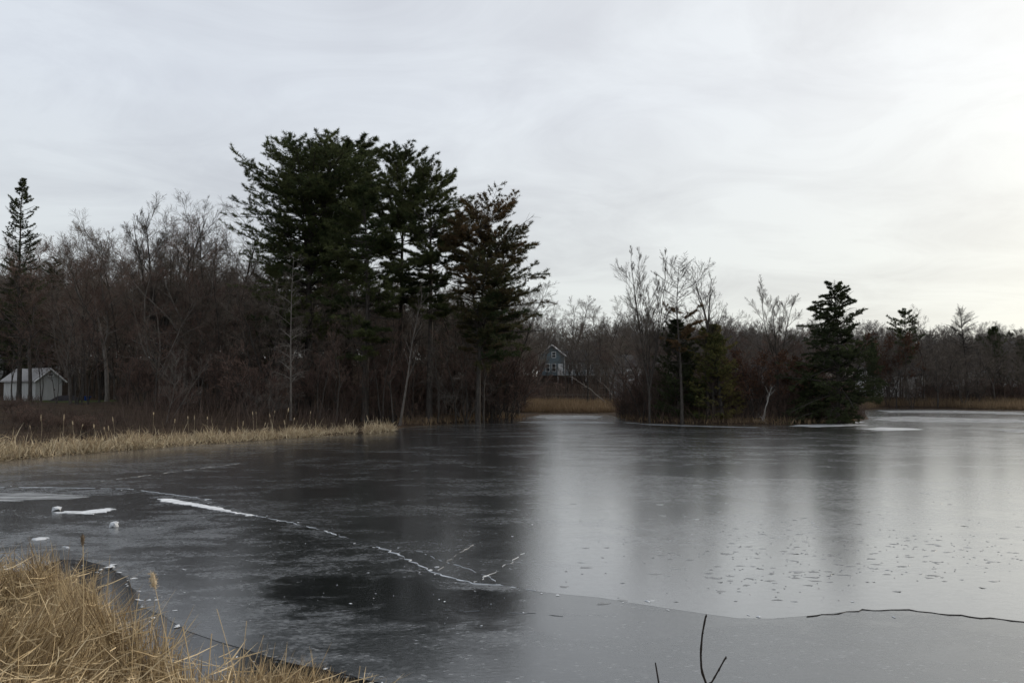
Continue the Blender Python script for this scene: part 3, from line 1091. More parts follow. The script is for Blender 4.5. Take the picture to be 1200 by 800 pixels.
def flecks():
    rng = np.random.default_rng(56)
    g = Geo()
    for k in range(620):
        if k < 330:
            x, y = rng.uniform(800, 1230), rng.triangular(560, 660, 705)
        elif k < 500:
            x, y = rng.uniform(620, 1230), rng.uniform(520, 690)
        else:
            x, y = rng.uniform(640, 1000), rng.uniform(600, 712)
        if k % 3 and k:
            x, y = x * 0.25 + lx * 0.75, y * 0.2 + ly * 0.8
        lx, ly = x, y
        p = ground(x, y)
        r = 0.010 + 0.055 * rng.uniform(0, 1) ** 3
        a = np.sort(rng.uniform(0, 6.28, 8))
        rr = r * rng.uniform(0.4, 1.2, 8)
        ring = np.c_[np.cos(a) * rr * 1.7, np.sin(a) * rr, np.full(8, -0.002)]
        top = np.array([[0, 0, 0.004]])
        i = np.arange(8)
        g.add(np.concatenate([ring, top]) + [p[0], p[1], 0.004], None, np.stack([i, (i + 1) % 8, np.full(8, 8)], 1), np.full(9, rng.uniform(0, 1) ** 3))
    kind(obj('ice_flecks', g.mesh('ice_flecks'), 'fleck'), 'stuff', 'scattered dull flecks and melt marks frozen into the ice')


flecks()


# ------------------------------------------------------------------ buildings
def gable_body(g, w, d, he, hp, axis='y', z0=-0.6):
    """walls with two gables; the ridge runs along the axis"""
    x, y = w / 2, d / 2
    if axis == 'y':
        v = [(-x, -y, z0), (x, -y, z0), (x, -y, he), (0, -y, hp), (-x, -y, he), (-x, y, z0), (x, y, z0), (x, y, he), (0, y, hp), (-x, y, he)]
    else:
        v = [(-x, y, z0), (-x, -y, z0), (-x, -y, he), (-x, 0, hp), (-x, y, he), (x, y, z0), (x, -y, z0), (x, -y, he), (x, 0, hp), (x, y, he)]
    g.add(v, [[0, 1, 6, 5], [1, 2, 7, 6], [5, 9, 4, 0]], [[0, 4, 3], [0, 3, 2], [0, 2, 1], [5, 8, 9], [5, 7, 8], [5, 6, 7]])


def gable_roof(g, w, d, he, hp, axis='y', over=0.25, th=0.14):
    x, y = w / 2, d / 2
    sl = (hp - he) / (x if axis == 'y' else y)
    for s in (-1, 1):
        if axis == 'y':
            pts = [(0, -y - over, hp), (0, y + over, hp), (s * (x + over), y + over, he - sl * over), (s * (x + over), -y - over, he - sl * over)]
        else:
            pts = [(-x - over, 0, hp), (x + over, 0, hp), (x + over, s * (y + over), he - sl * over), (-x - over, s * (y + over), he - sl * over)]
        b = np.array(pts) + [0, 0, 0.02]
        t = b + [0, 0, th]
        g.add(np.concatenate([b, t]), [[0, 1, 2, 3], [7, 6, 5, 4], [0, 4, 5, 1], [1, 5, 6, 2], [2, 6, 7, 3], [3, 7, 4, 0]])


def window(parent, x, y, z, w, h, facing='y', name='window'):
    """frame with a pane on a wall facing -Y (or -X / +X)"""
    f = Geo()
    t = 0.09
    def put(g, cx, cz, sx, sz, dep, off):
        if facing == 'y':
            g.box((x + cx, y - off, z + cz), (sx, dep, sz))
        else:
            s = 1 if facing == '+x' else -1
            g.box((x + s * off, y + cx, z + cz), (dep, sx, sz))
    for sx in (-1, 1):
        put(f, sx * (w / 2 - t / 2), 0, t, h, 0.07, 0.04)
    for sz in (-1, 1):
        put(f, 0, sz * (h / 2 - t / 2), w - 2 * t, t, 0.066, 0.04)
    put(f, 0, 0, w - 2 * t, 0.05, 0.05, 0.04)
    o = obj(name, f.mesh(name), 'white', parent)
    p = Geo()
    put(p, 0, 0, w - 2 * t, h - 2 * t, 0.02, 0.012)
    obj('pane', p.mesh('pane'), 'glass', o)
    return o


def part(parent, name, m, fn, smooth=False):
    g = Geo()
    fn(g)
    return obj(name, g.mesh(name, smooth), m, parent)


def garden_shed():
    D = 74
    p = at(30, 470, D)
    p[1] += 1.0
    z = hz(p[0], p[1])
    t = thing('garden_shed', 'weathered white garden shed with pale roof among dark trunks', 'shed', (p[0], p[1], z), math.radians(54))
    w, d, he, hp = 2.3, 6.6, 1.85, 2.8
    # local: gable faces -Y; the length runs along +Y, swung to the left
    part(t, 'wall', 'shed_wall', lambda g: gable_body(g, w, d, he, hp))
    part(t, 'roof', 'shed_roof', lambda g: gable_roof(g, w, d, he, hp))
    for s in (-1, 1):
        def barge(g, s=s):
            a, b = np.array([0, -d / 2 - 0.3, hp + 0.02]), np.array([s * (w / 2 + 0.27), -d / 2 - 0.3, he - 0.22])
            g.tubes(np.array([[a, (a + b) / 2, b]]), np.full((1, 3), 0.075), 4)
        part(t, 'barge_board', 'white', barge)
    dr = part(t, 'door', 'shed_wall', lambda g: g.box((0.1, -d / 2 - 0.025, 0.9), (0.95, 0.05, 1.8)))
    part(dr, 'handle', 'tarp', lambda g: g.box((0.45, -d / 2 - 0.08, 0.95), (0.04, 0.06, 0.16)))
    window(t, 0.1, -d / 2, 2.35, 0.55, 0.4, name='vent')


garden_shed()


def tarp_pile():
    D = 72
    p = at(78, 472, D)
    z = hz(p[0], p[1])
    rng = np.random.default_rng(5)
    n, m_ = 18, 9
    v = []
    for j in range(m_):
        for i in range(n):
            a, b = i / (n - 1) * 2 - 1, j / (m_ - 1) * 2 - 1
            h = 0.5 * max(0, (1 - abs(a) ** 2.5)) * max(0, (1 - abs(b) ** 3)) * (0.8 + 0.4 * rng.uniform()) - 0.05
            v.append((a * 1.5, b * 0.6, h))
    idx = np.arange(n * m_).reshape(m_, n)
    q = np.stack([idx[:-1, :-1], idx[:-1, 1:], idx[1:, 1:], idx[1:, :-1]], -1).reshape(-1, 4)
    o = obj('tarpaulin_pile', mesh_np('tarpaulin_pile', v, q, None, None, True), 'tarp')
    o.location = (p[0], p[1], z)
    tag(o, 'low dark tarpaulin-covered pile lying right of the shed', 'pile')
    # the blue covered thing to its right
    p = at(100, 468, D)
    z = hz(p[0], p[1])
    b = thing('blue_tub', 'small bright blue tub at the end of the dark pile', 'tub', (p[0], p[1], z))
    def tub(g):
        a = np.linspace(0, 2 * math.pi, 16, endpoint=False)
        prof = [(0.30, 0.0), (0.40, 0.42), (0.42, 0.42), (0.42, 0.46), (0.36, 0.46), (0.27, 0.05)]
        v = np.array([[r * math.cos(t) * 1.1, r * math.sin(t), zz] for r, zz in prof for t in a])
        i = np.arange(16)
        j = (i + 1) % 16
        q = np.concatenate([np.stack([k * 16 + i, k * 16 + j, k * 16 + 16 + j, k * 16 + 16 + i], 1) for k in range(len(prof) - 1)])
        g.add(v, q)
        g.add(np.array([[0.27 * math.cos(t) * 1.1, 0.27 * math.sin(t), 0.05] for t in a] + [[0, 0, 0.05]]), None, np.stack([i, j, np.full(16, 16)], 1))
    part(b, 'basin', 'bluebox', tub)
    for s in (-1, 1):
        part(b, 'handle', 'bluebox', lambda g, s=s: g.tubes(np.array([[(s * 0.45, -0.12, 0.40), (s * 0.54, -0.06, 0.40), (s * 0.54, 0.06, 0.40), (s * 0.45, 0.12, 0.40)]]), np.full((1, 4), 0.018), 5))


tarp_pile()


def lake_house():
    D = 148
    p = at(646, 438, D)
    z = CAM_H + (456 - 440) * D / F_PX
    t = thing('blue_house', 'blue-grey gabled house with white trim and deck among far trees', 'house', (p[0], p[1], z), 0.0)
    part(t, 'foundation', 'wood', lambda g: g.box((4.2, 2.5, -1.5), (13.5, 5.2, 3.0)))
    def wall(g):
        gable_body(g, 4.8, 5, 3.6, 5.5, 'y', 0.0)
        g2 = Geo()
        gable_body(g2, 9.0, 4.6, 2.8, 4.6, 'x', 0.0)
        g.merge(g2, np.array([[1, 0, 0, 6.9], [0, 1, 0, 2.6], [0, 0, 1, 0], [0, 0, 0, 1.0]]))
    part(t, 'wall', 'blue', wall)
    def roof(g):
        gable_roof(g, 4.8, 5, 3.6, 5.5, 'y', 0.3)
        g2 = Geo()
        gable_roof(g2, 9.0, 4.6, 2.8, 4.6, 'x', 0.3)
        g.merge(g2, np.array([[1, 0, 0, 6.9], [0, 1, 0, 2.6], [0, 0, 1, 0.01], [0, 0, 0, 1.0]]))
    rf = part(t, 'roof', 'roof', roof)
    part(rf, 'chimney', 'wood', lambda g: g.box((8.5, 2.8, 4.9), (0.7, 0.6, 1.8)))
    for s in (-1, 1):
        def barge(g, s=s):
            a, b = np.array([0, -2.85, 5.55]), np.array([s * 2.7, -2.85, 3.36])
            g.tubes(np.array([[a, (a + b) / 2, b]]), np.full((1, 3), 0.13), 4)
        part(t, 'barge_board', 'white', barge)
        part(t, 'corner_board', 'white', lambda g, s=s: g.box((s * 2.33, -2.53, 1.75), (0.2, 0.1, 3.5)))
    window(t, 0.35, -2.5, 3.75, 0.8, 1.1)
    window(t, -0.75, -2.5, 1.4, 0.8, 1.5)
    window(t, 0.35, -2.5, 1.4, 0.8, 1.5)
    for x in (3.6, 5.2, 6.9, 8.6, 10.1):
        window(t, x, 0.3, 1.5, 0.9, 1.6)
    part(t, 'door', 'white', lambda g: g.box((1.55, -2.53, 1.05), (0.85, 0.06, 2.1)))
    dk = part(t, 'deck', 'wood', lambda g: g.box((6.2, -1.4, -0.1), (10.4, 3.2, 0.18)))
    part(dk, 'railing', 'white', lambda g: (g.box((6.2, -2.98, 0.9), (10.4, 0.07, 0.09)), g.box((6.2, -2.98, 0.12), (10.4, 0.06, 0.07)),
                                            [g.box((1.1 + k * 0.29, -2.98, 0.5), (0.045, 0.04, 0.7)) for k in range(36)]))
    for k in range(5):
        part(dk, 'post', 'white', lambda g, k=k: g.box((1.1 + k * 2.55, -2.9, -1.1), (0.16, 0.16, 4.2)))
    # neighbour further up
    p = at(697, 420, 175)
    z = CAM_H + (456 - 428) * 175 / F_PX
    t = thing('grey_house', 'grey house with pale gable trim right of the blue house', 'house', (p[0], p[1], z), math.radians(20))
    part(t, 'wall', 'pale_siding', lambda g: gable_body(g, 5.0, 7, 2.8, 5.0, 'y', -2.5))
    part(t, 'roof', 'roof', lambda g: gable_roof(g, 5.0, 7, 2.8, 5.0, 'y', 0.3))
    window(t, -0.9, -3.5, 1.2, 0.9, 1.3)
    window(t, 0.9, -3.5, 1.2, 0.9, 1.3)
    window(t, 0, -3.5, 3.5, 0.8, 0.9)


lake_house()


def simple_house(label, px, base_py, D, w, d, he, hp, rz, m, axis='y', nwin=3):
    p = at(px, base_py, D)
    t = thing('house', label, 'house', (p[0], p[1], p[2]), math.radians(rz))
    part(t, 'wall', m, lambda g: gable_body(g, w, d, he, hp, axis, -3.0))
    rf = part(t, 'roof', 'roof', lambda g: gable_roof(g, w, d, he, hp, axis, 0.3))
    part(rf, 'chimney', 'wood', lambda g: g.box((w * 0.2, 0, hp + 0.3), (0.7, 0.7, 1.6)))
    for k in range(nwin):
        x = -w / 2 + w * (k + 0.5) / nwin
        for s in range(2 if he > 4 else 1):
            window(t, x, -d / 2, 1.4 + s * 2.6, 1.0, 1.4)
    part(t, 'door', 'white', lambda g: g.box((-w / 2 + w * 0.98 / nwin + 0.05, -d / 2 - 0.03, 0.75), (0.9, 0.05, 2.1)))


simple_house('pale two-storey house hidden in the wood behind the white shed', 40, 428, 112, 11, 7, 5.0, 7.0, 8, 'pale_siding', 'x', 5)
simple_house('pale gabled house at the far right edge beyond the trees', 1188, 438, 140, 6.0, 6.5, 3.5, 5.6, -12, 'pale_siding', 'y', 3)
simple_house('long whitish house low behind the bare trees on the far right shore', 1138, 450, 136, 12, 7, 2.8, 4.6, 0, 'pale_siding', 'x', 4)
simple_house('small whitish house glimpsed right of the hemlock behind the marsh', 1042, 459, 124, 8, 6, 2.6, 4.4, 0, 'white', 'x', 4)
simple_house('low white house glimpsed behind the tall bare tree of the point', 752, 451, 116, 8, 6, 2.6, 4.2, 10, 'pale_siding', 'x', 3)
simple_house('low whitish house behind the oak-brown thicket on the point', 905, 456, 114, 10, 6, 2.5, 4.1, 0, 'pale_siding', 'x', 4)


def marsh_fence():
    D = 112
    a, b = at(640, 467, D), at(708, 467, D)
    c = (a + b) / 2
    z = hz(c[0], c[1])
    t = thing('rail_fence', 'low rail fence along the back of the straw marsh', 'fence', (c[0], c[1], z))
    L = b[0] - a[0]
    n = 12
    for k in range(n):
        x = -L / 2 + L * k / (n - 1)
        part(t, 'post', 'wood', lambda g: g.box((x, 0, 0.5), (0.12, 0.12, 1.5)))
    for zz in (0.55, 1.05):
        part(t, 'rail', 'wood', lambda g: g.box((0, -0.09, zz), (L + 0.3, 0.05, 0.12)))


marsh_fence()

# ------------------------------------------------------------------ trees
def put_tree(name, label, cat, geos, px, D, top_py=None, H=None, mats=('bark', 'twig'), rz=0.0, group=None, base_z=None, parts=('trunk', 'crown'), wide=1.0):
    """geos: (trunk mesh, crown mesh, own height). Placed at distance D under pixel column px, scaled so its top reaches row top_py"""
    tm, cm, h0 = geos
    p = at(px, 470, D)
    z = hz(p[0], D) if base_z is None else base_z
    s = 1.0
    if top_py is not None:
        s = (at(px, top_py, D)[2] - z) / h0
    t = thing(name, label, cat, (p[0], D, z - 0.02), rz, (s * wide, s * wide, s), group)
    for nm, me, m in zip(parts, (tm, cm), mats):
        if me is None:
            continue
        o = bpy.data.objects.new(nm, me)
        COL.objects.link(o)
        o.parent = t
        o.material_slots  # slot lives on the object so that copies may share a mesh
        if not me.materials:
            me.materials.append(None)
        o.material_slots[0].link = 'OBJECT'
        o.material_slots[0].material = MT[m]
    return t


def meshes(tc, name):
    t, c = tc
    me_t = t.mesh(name + '_trunk', True)
    me_c = c.mesh(name + '_crown') if c.n else None
    hmax = max(np.concatenate(t.v)[:, 2].max(), np.concatenate(c.v)[:, 2].max() if c.n else 0)
    return me_t, me_c, float(hmax)


# bare deciduous prototypes
BARE = [
    meshes(bare_tree(101, 14, 4, 0.38, base=0.1, limb_ang=0.85, limb_len=0.42, n1=8, n2=7, n3=6, n4=5, up=0.05, r=0.17, fork=0.25, wob=0.07, twig=0.008), 'bare_a'),
    meshes(bare_tree(102, 14, 3, 0.45, base=0.1, limb_ang=0.8, limb_len=0.42, n1=9, n2=7, n3=6, n4=5, up=0.06, r=0.17, fork=0.35, wob=0.08, twig=0.008), 'bare_b'),
    meshes(bare_tree(103, 14, 1, base=0.25, limb_ang=0.85, limb_len=0.45, n1=17, n2=8, n3=7, n4=5, up=0.06, wob=0.07, twig=0.008), 'bare_c'),
    meshes(bare_tree(104, 14, 3, 0.22, base=0.2, limb_ang=0.75, limb_len=0.36, n1=9, n2=7, n3=6, n4=5, up=0.05, r=0.12, wob=0.06, twig=0.008), 'bare_d'),
    meshes(bare_tree(105, 14, 5, 0.5, base=0.1, limb_ang=0.85, limb_len=0.4, n1=7, n2=7, n3=6, n4=5, up=0.04, r=0.17, fork=0.18, wob=0.08, twig=0.008), 'bare_e'),
    meshes(bare_tree(106, 14, 2, 0.3, base=0.12, limb_ang=0.9, limb_len=0.45, n1=11, n2=8, n3=6, n4=5, up=0.05, r=0.18, fork=0.3, wob=0.08, twig=0.008), 'bare_f'),
]
SHRUB = [
    meshes(bare_tree(201, 4.2, 7, 0.35, base=0.25, limb_ang=0.6, limb_len=0.45, n1=7, n2=6, n3=5, n4=2, r=0.03, wob=0.09, twig=0.007), 'shrub_a'),
    meshes(bare_tree(202, 4.2, 9, 0.5, base=0.2, limb_ang=0.7, limb_len=0.45, n1=6, n2=6, n3=5, n4=2, r=0.028, wob=0.1, twig=0.007, gravity=0.06), 'shrub_b'),
    meshes(bare_tree(203, 4.2, 5, 0.28, base=0.3, limb_ang=0.55, limb_len=0.5, n1=9, n2=6, n3=5, n4=3, r=0.035, wob=0.08, twig=0.007), 'shrub_c'),
]
SLIM = [
    meshes(bare_tree(301, 11, 1, base=0.3, limb_ang=0.7, limb_len=0.26, n1=18, n2=5, n3=4, n4=3, r=0.085, wob=0.05, twig=0.0065), 'slim_a'),
    meshes(bare_tree(302, 11, 2, 0.12, base=0.35, limb_ang=0.6, limb_len=0.24, n1=12, n2=5, n3=4, n4=3, r=0.08, wob=0.05, twig=0.0065), 'slim_b'),
]


def pf(*kv):
    xs, ys = zip(*kv)
    return lambda t: float(np.interp(t, xs, ys))


# ---- the three pine groups on the left shore
PINE_A = meshes(conifer(401, 24, 0.25, pf((0, 3.6), (0.25, 5.2), (0.5, 6.8), (0.72, 7.4), (0.86, 6.0), (0.95, 3.8), (1, 2.2)), spacing=0.5, per=5, e_bot=-0.12, e_top=0.42, curve=0.055, e_var=0.14,
                        n2=14, tuft=5, nn=10, ln=0.30, wd=0.044, r=0.42, asym=(-0.08, 0), len_var=(0.5, 1.08), fol_fn=lambda t, d: 0.45 + 0.55 * min(1, t / 0.3),
                        leaders=[(0.45, -0.12, 0.1, 10.5), (0.5, 0.26, -0.1, 11.0)], spread=0.8), 'pine_a')
PINE_B = meshes(conifer(402, 23, 0.42, pf((0, 2.4), (0.3, 3.6), (0.6, 4.1), (0.85, 3.5), (1, 1.4)), spacing=0.5, per=5, e_bot=-0.05, e_top=0.6, curve=0.05,
                        n2=14, tuft=5, nn=12, ln=0.30, wd=0.04, r=0.3, fol_fn=lambda t, d: 0.6 + 0.38 * min(1, t / 0.3), len_var=(0.4, 1.1), spread=0.8), 'pine_b')
PINE_C = meshes(conifer(403, 21, 0.3, pf((0, 2.8), (0.3, 3.8), (0.6, 3.9), (0.85, 3.0), (1, 1.3)), spacing=0.6, per=5, e_bot=-0.1, e_top=0.55, curve=0.05,
                        n2=14, tuft=4, nn=12, ln=0.30, wd=0.044, r=0.3, fol_fn=lambda t, d: 0.5 + 0.48 * min(1, t / 0.3), len_var=(0.45, 1.12), spread=0.8), 'pine_c')
PINE_D = meshes(conifer(404, 18.5, 0.34, pf((0, 2.6), (0.2, 4.6), (0.55, 4.9), (0.8, 4.4), (0.93, 3.0), (1, 1.6)), spacing=0.6, per=5, e_bot=0.0, e_top=0.5, curve=0.02,
                        n2=14, tuft=5, nn=10, ln=0.28, wd=0.042, r=0.26, asym=(0.25, 0), leaders=[(0.3, 0.16, 0, 11.0), (0.38, -0.16, 0.05, 10.5)],
                        fol_fn=lambda t, d: (0.3 if d[0] < -0.2 and t < 0.5 else 0.9) if t < 0.9 else 0.85, spread=0.8, len_var=(0.6, 1.1),
                        tint_fn=lambda t, d, rng: np.clip(0.15 + 0.75 * max(0, t - 0.25) + rng.normal(0, 0.18) + (0.15 if d[0] < 0 else 0), 0, 1)), 'pine_d')
put_tree('white_pine', 'tallest and widest dark green pine, left of the pine group', 'tree', PINE_A, 362, 63, 141, mats=('bark', 'pine'), rz=0.0, wide=1.06)
put_tree('white_pine', 'narrow pine with a pointed top just right of the widest pine', 'tree', PINE_B, 466, 66, 160, mats=('bark', 'pine'), rz=1.0, wide=0.95)
put_tree('white_pine', 'slender dark pine second from right in the pine group', 'tree', PINE_B, 503, 62, 183, mats=('bark', 'pine'), rz=2.9, wide=1.05)
put_tree('white_pine', 'rusty browning pine with layered boughs over the pond, rightmost of its group', 'tree', PINE_D, 560, 60, 213, mats=('bark', 'pine_brown'), rz=0.0, wide=0.92)
put_tree('white_pine', 'shorter green pine filling the gap below the widest pine', 'tree', PINE_C, 428, 60, 215, mats=('bark', 'pine'), rz=4.0, wide=1.15)
put_tree('white_pine', 'half hidden pine behind the widest pine', 'tree', PINE_B, 410, 74, 152, mats=('bark', 'pine'), rz=5.1, wide=1.3)
put_tree('white_pine', 'low green pine in the shade left of the widest pine trunk', 'tree', PINE_C, 318, 70, 300, mats=('bark', 'pine'), rz=1.0, wide=1.3)
put_tree('white_pine', 'low pine bough mass overhanging the shore below the browning pine', 'tree', PINE_C, 576, 65, 375, mats=('bark', 'pine_brown'), rz=2.2, wide=1.15)

# ---- spruce at the left edge
SPRUCE = meshes(conifer(411, 20, 0.2, pf((0, 2.6), (0.5, 2.1), (0.8, 1.5), (0.93, 0.8), (1, 0.25)), spacing=0.36, per=5, e_bot=-0.25, e_top=0.5, curve=0.13, n2=10, tuft=3, nn=8,
                        ln=0.16, wd=0.04, r=0.22, fol=0.6, sec=0.34, dead=1, droop=0.02), 'spruce')
put_tree('spruce', 'narrow thin spruce rising at the left edge of the wood', 'tree', SPRUCE, 22, 72, 208, mats=('bark', 'hemlock'))
put_tree('spruce', 'dark dense evergreen in the wood behind the gabled shed', 'tree', SPRUCE, 52, 84, 300, mats=('bark', 'hemlock'), rz=2, wide=1.5)

# ---- left wood: trees that can be picked out
BIG = meshes(bare_tree(113, 16, 5, 0.24, base=0.12, limb_ang=0.62, limb_len=0.36, n1=9, n2=8, n3=6, n4=4, up=0.07, r=0.24, fork=0.28, wob=0.035, twig=0.009, sa=0.7), 'bare_big')
put_tree('bare_tree', 'broad bare tree with a fine rounded crown against the sky left of pines', 'tree', BIG, 183, 66, 221, rz=0.6)
put_tree('bare_tree', 'bare crown nestling against the left boughs of the widest pine', 'tree', BARE[0], 262, 68, 238, rz=1.9)
put_tree('bare_tree', 'bare tree with upswept limbs just right of the broad bare tree', 'tree', BARE[3], 228, 68, 234, rz=0.3)
put_tree('bare_tree', 'bare tree with forked crown just left of the broad bare tree', 'tree', BARE[3], 140, 68, 240, rz=2.3)
put_tree('bare_tree', 'dark thick-stemmed tree standing before the middle of the white shed', 'tree', BARE[1], 35, 66, 300, rz=1.1, mats=('bark', 'twig_red'))
put_tree('bare_tree', 'bare tree just right of the left-edge spruce', 'tree', BARE[2], 96, 70, 246, rz=0.4)
PALE = meshes(bare_tree(121, 7, 3, 0.42, base=0.3, limb_ang=0.6, limb_len=0.35, n1=9, n2=5, n3=5, n4=3, r=0.07, lean=(0.45, 0), wob=0.07, twig=0.006, gravity=0.03), 'pale_lean')
put_tree('leaning_tree', 'small pale leaning tree growing out of the reed bank', 'tree', PALE, 194, 48, 405, mats=('bark_grey', 'twig_grey'))
POLE = meshes(bare_tree(123, 13, 1, base=0.22, limb_ang=1.25, limb_len=0.2, n1=30, n2=6, n3=4, n4=2, r=0.1, wob=0.02, up=-0.02, twig=0.007, gravity=0.05, lo1=0.6), 'pale_pole')
put_tree('slim_tree', 'straight pale slender tree with short side branches before the widest pine', 'tree', POLE, 341, 54, 290, mats=('bark_grey', 'twig_grey'))
LEANER = meshes(bare_tree(131, 11, 1, base=0.35, limb_ang=0.6, limb_len=0.22, n1=12, n2=5, n3=4, n4=2, r=0.11, lean=(0.16, 0), wob=0.03), 'leaner')
put_tree('leaning_tree', 'slender grey trunk leaning right in front of the slim pines', 'tree', LEANER, 468, 56, 330, mats=('bark_grey', 'twig'))
SWEEP = meshes(bare_tree(141, 7.5, 5, 0.6, base=0.15, limb_ang=0.9, limb_len=0.5, n1=9, n2=6, n3=6, n4=2, r=0.07, up=0.0, wob=0.1, gravity=0.16, twig=0.007), 'sweep')
put_tree('bare_shrub', 'grey tangle of arching dead branches under the browning pine', 'shrub', SWEEP, 545, 63, 385, mats=('bark_grey', 'twig_grey'), rz=0.7)
put_tree('bare_shrub', 'arching pale brush between reed bank and pine trunks', 'shrub', SWEEP, 318, 53, 430, mats=('bark', 'twig_grey'), rz=2.7)

# ---- left wood: the many that look alike
rng = random.Random(7)
tops = lambda x: np.interp(x, [-60, 0, 60, 110, 160, 230, 300, 340, 420, 520, 610, 660], [250, 262, 262, 256, 236, 244, 258, 275, 330, 330, 345, 372])


def where(px, D):
    side = [(38, 'by the left edge of the wood'), (75, 'above the gabled shed'), (120, 'between shed and broad bare tree'), (165, 'close left of the broad bare tree'),
            (205, 'close behind the broad bare tree'), (250, 'close right of the broad bare tree'), (300, 'between broad bare tree and pines'), (9999, 'under the widest pine')]
    return next(t for a, t in side if px < a)


for k in range(72):
    px = -50 + 430 * ((k * 0.61803) % 1.0)
    D = rng.uniform(60, 104)
    if px < 112:
        D = rng.uniform(80, 106)
    top = float(tops(px)) + rng.uniform(14, 62)
    if k % 3 == 0:
        top += 40
    size = 'lower ' if k % 3 == 0 else ''
    dep = 'front' if D < 74 else ('middle' if D < 90 else 'back')
    dep += ' of the wood'
    put_tree('bare_tree', f'{size}bare tree at the {dep} {where(px, D)}', 'tree', BARE[k % 6], px, D, top, rz=rng.uniform(0, 6.28), group='bare trees of the left wood',
             mats=('bark_grey' if k % 3 == 1 else 'bark', 'twig_red' if rng.random() < 0.35 else 'twig'), wide=rng.uniform(1.0, 1.25))
for k in range(26):
    px = 380 + 240 * ((k * 0.61803) % 1.0)
    D = rng.uniform(66, 100)
    wh = 'below the widest pine' if px < 455 else ('behind the narrow pines' if px < 530 else 'behind the browning pine')
    put_tree('bare_tree', f'bare tree standing in the shade {wh}', 'tree', BARE[(k * 5 + 1) % 6], px, D, float(tops(px)) + rng.uniform(-34, 22), rz=rng.uniform(0, 6.28),
             group='bare trees behind the pines', wide=1.2)
for k in range(26):
    px = 5 + 590 * ((k * 0.61803 + 0.3) % 1.0)
    D = rng.uniform(55, 63)
    if px < 75:
        px = 78 + px * 0.4
    wh = 'before the shed' if px < 100 else ('before the broad bare tree' if px < 260 else ('before the widest pine' if px < 440 else 'before the narrow pines'))
    tp = rng.uniform(330, 400)
    put_tree('sapling', f'{["slim single-stemmed", "slim twin-stemmed"][k % 2]} bare sapling {"reaching high" if tp < 360 else "of low height"} {wh}', 'tree', SLIM[k % 2], px, D, tp, rz=rng.uniform(0, 6.28), group='saplings before the left wood',
             mats=('bark', 'twig_red' if k % 3 else 'twig'), wide=1.3)
for k in range(84):
    px = -30 + 640 * ((k * 0.61803 + 0.1) % 1.0)
    D = rng.uniform(55, 74) if px > 250 else rng.uniform(52, 68)
    if px > 470:
        D = max(D, 65)
    top = rng.uniform(395, 455)
    if px < 45:
        D = rng.uniform(46, 58)
        top = rng.uniform(462, 482)
    elif px < 135:
        if k % 2:
            continue
        D = rng.uniform(46, 52)
        top = rng.uniform(480, 490)
    wh = 'before the shed' if px < 140 else ('below the broad bare tree' if px < 260 else ('below the widest pine' if px < 440 else ('below the narrow pines' if px < 540 else 'below the browning pine')))
    size = 'tall' if top < 415 else ('middling' if top < 435 else 'low')
    row = 'at the water side' if D < 60 else ('on the shore' if D < 67 else 'set back from the shore')
    put_tree('bare_shrub', f'{size} leafless reddish-brown shrub {row} {wh}', 'shrub', SHRUB[k % 3], px, D, top,
             rz=rng.uniform(0, 6.28), group='shrubs along the left shore', mats=('bark', 'twig_red'), wide=1.2 if top < 465 else 2.0)
for k in range(30):
    px = -25 + 165 * ((k * 0.61803 + 0.37) % 1.0)
    put_tree('bare_shrub', 'low dark brush clump between the reed bank and ' + ('the white shed' if px < 75 else 'the small lawn'), 'shrub', SHRUB[k % 3], px, rng.uniform(38, 52), rng.uniform(466, 486) if px < 45 else rng.uniform(480, 492),
             rz=rng.uniform(0, 6.28), group='low brush before the shed', mats=('bark', 'twig_red'), wide=1.7)
for k, (px, D, top) in enumerate([(120, 92, 330), (215, 96, 330), (282, 90, 345), (390, 84, 335), (450, 88, 350), (520, 86, 345), (575, 84, 360), (8, 86, 320)]):
    wh = ['right of the shed', 'behind the broad bare tree', 'left of the widest pine', 'behind the widest pine trunk', 'left of the narrow pines', 'behind the narrow pines', 'behind the browning pine', 'at the left edge'][k]
    put_tree('spruce', f'dark evergreen deep in the shaded wood {wh}', 'tree', SPRUCE, px, D, top, mats=('bark', 'hemlock'), rz=k * 1.3, wide=2.0)

# ---- the wooded point in the middle right
VASE = meshes(bare_tree(151, 15, 6, 0.2, base=0.12, limb_ang=0.45, limb_len=0.36, n1=9, n2=6, n3=6, n4=5, up=0.05, r=0.12, wob=0.018, twig=0.009, lo1=0.6, fork=0.22, sa=0.5), 'vase')
put_tree('bare_tree', 'tall vase-shaped bare tree, first of the point trees from the gap', 'tree', VASE, 761, 62, 288, rz=0.4)
HALFP = meshes(conifer(431, 14.5, 0.38, pf((0, 1.6), (0.3, 2.4), (0.7, 2.9), (1, 1.9)), spacing=0.6, per=4, e_bot=0.05, e_top=0.8, curve=0.03, n2=10, tuft=4, nn=10, ln=0.26, wd=0.045, r=0.17, len_var=(0.3, 1.15), wob=0.03, twig=0.013,
                       dead=3, fol_fn=lambda t, d: 0.9 if (0.08 < t < 0.52 and d[0] > 0.1) else (0.3 if t < 0.5 else 0.0), droop=0.02,
                       tint_fn=lambda t, d, r_: np.clip(0.85 + r_.normal(0, 0.15), 0, 1)), 'half_dead_pine')
put_tree('half_dead_pine', 'half dead pine with a few brown needle tufts on its side', 'tree', HALFP, 799, 61, 296, mats=('bark', 'pine_brown'), rz=0.0)
SNAG = meshes(bare_tree(161, 14, 1, base=0.4, limb_ang=0.7, limb_len=0.34, n1=15, n2=7, n3=5, n4=3, up=0.1, r=0.2, wob=0.06, twig=0.011), 'snag')
put_tree('bare_tree', 'gaunt dark tree with short crooked limbs on the point', 'tree', SNAG, 846, 62, 299, rz=2.2)
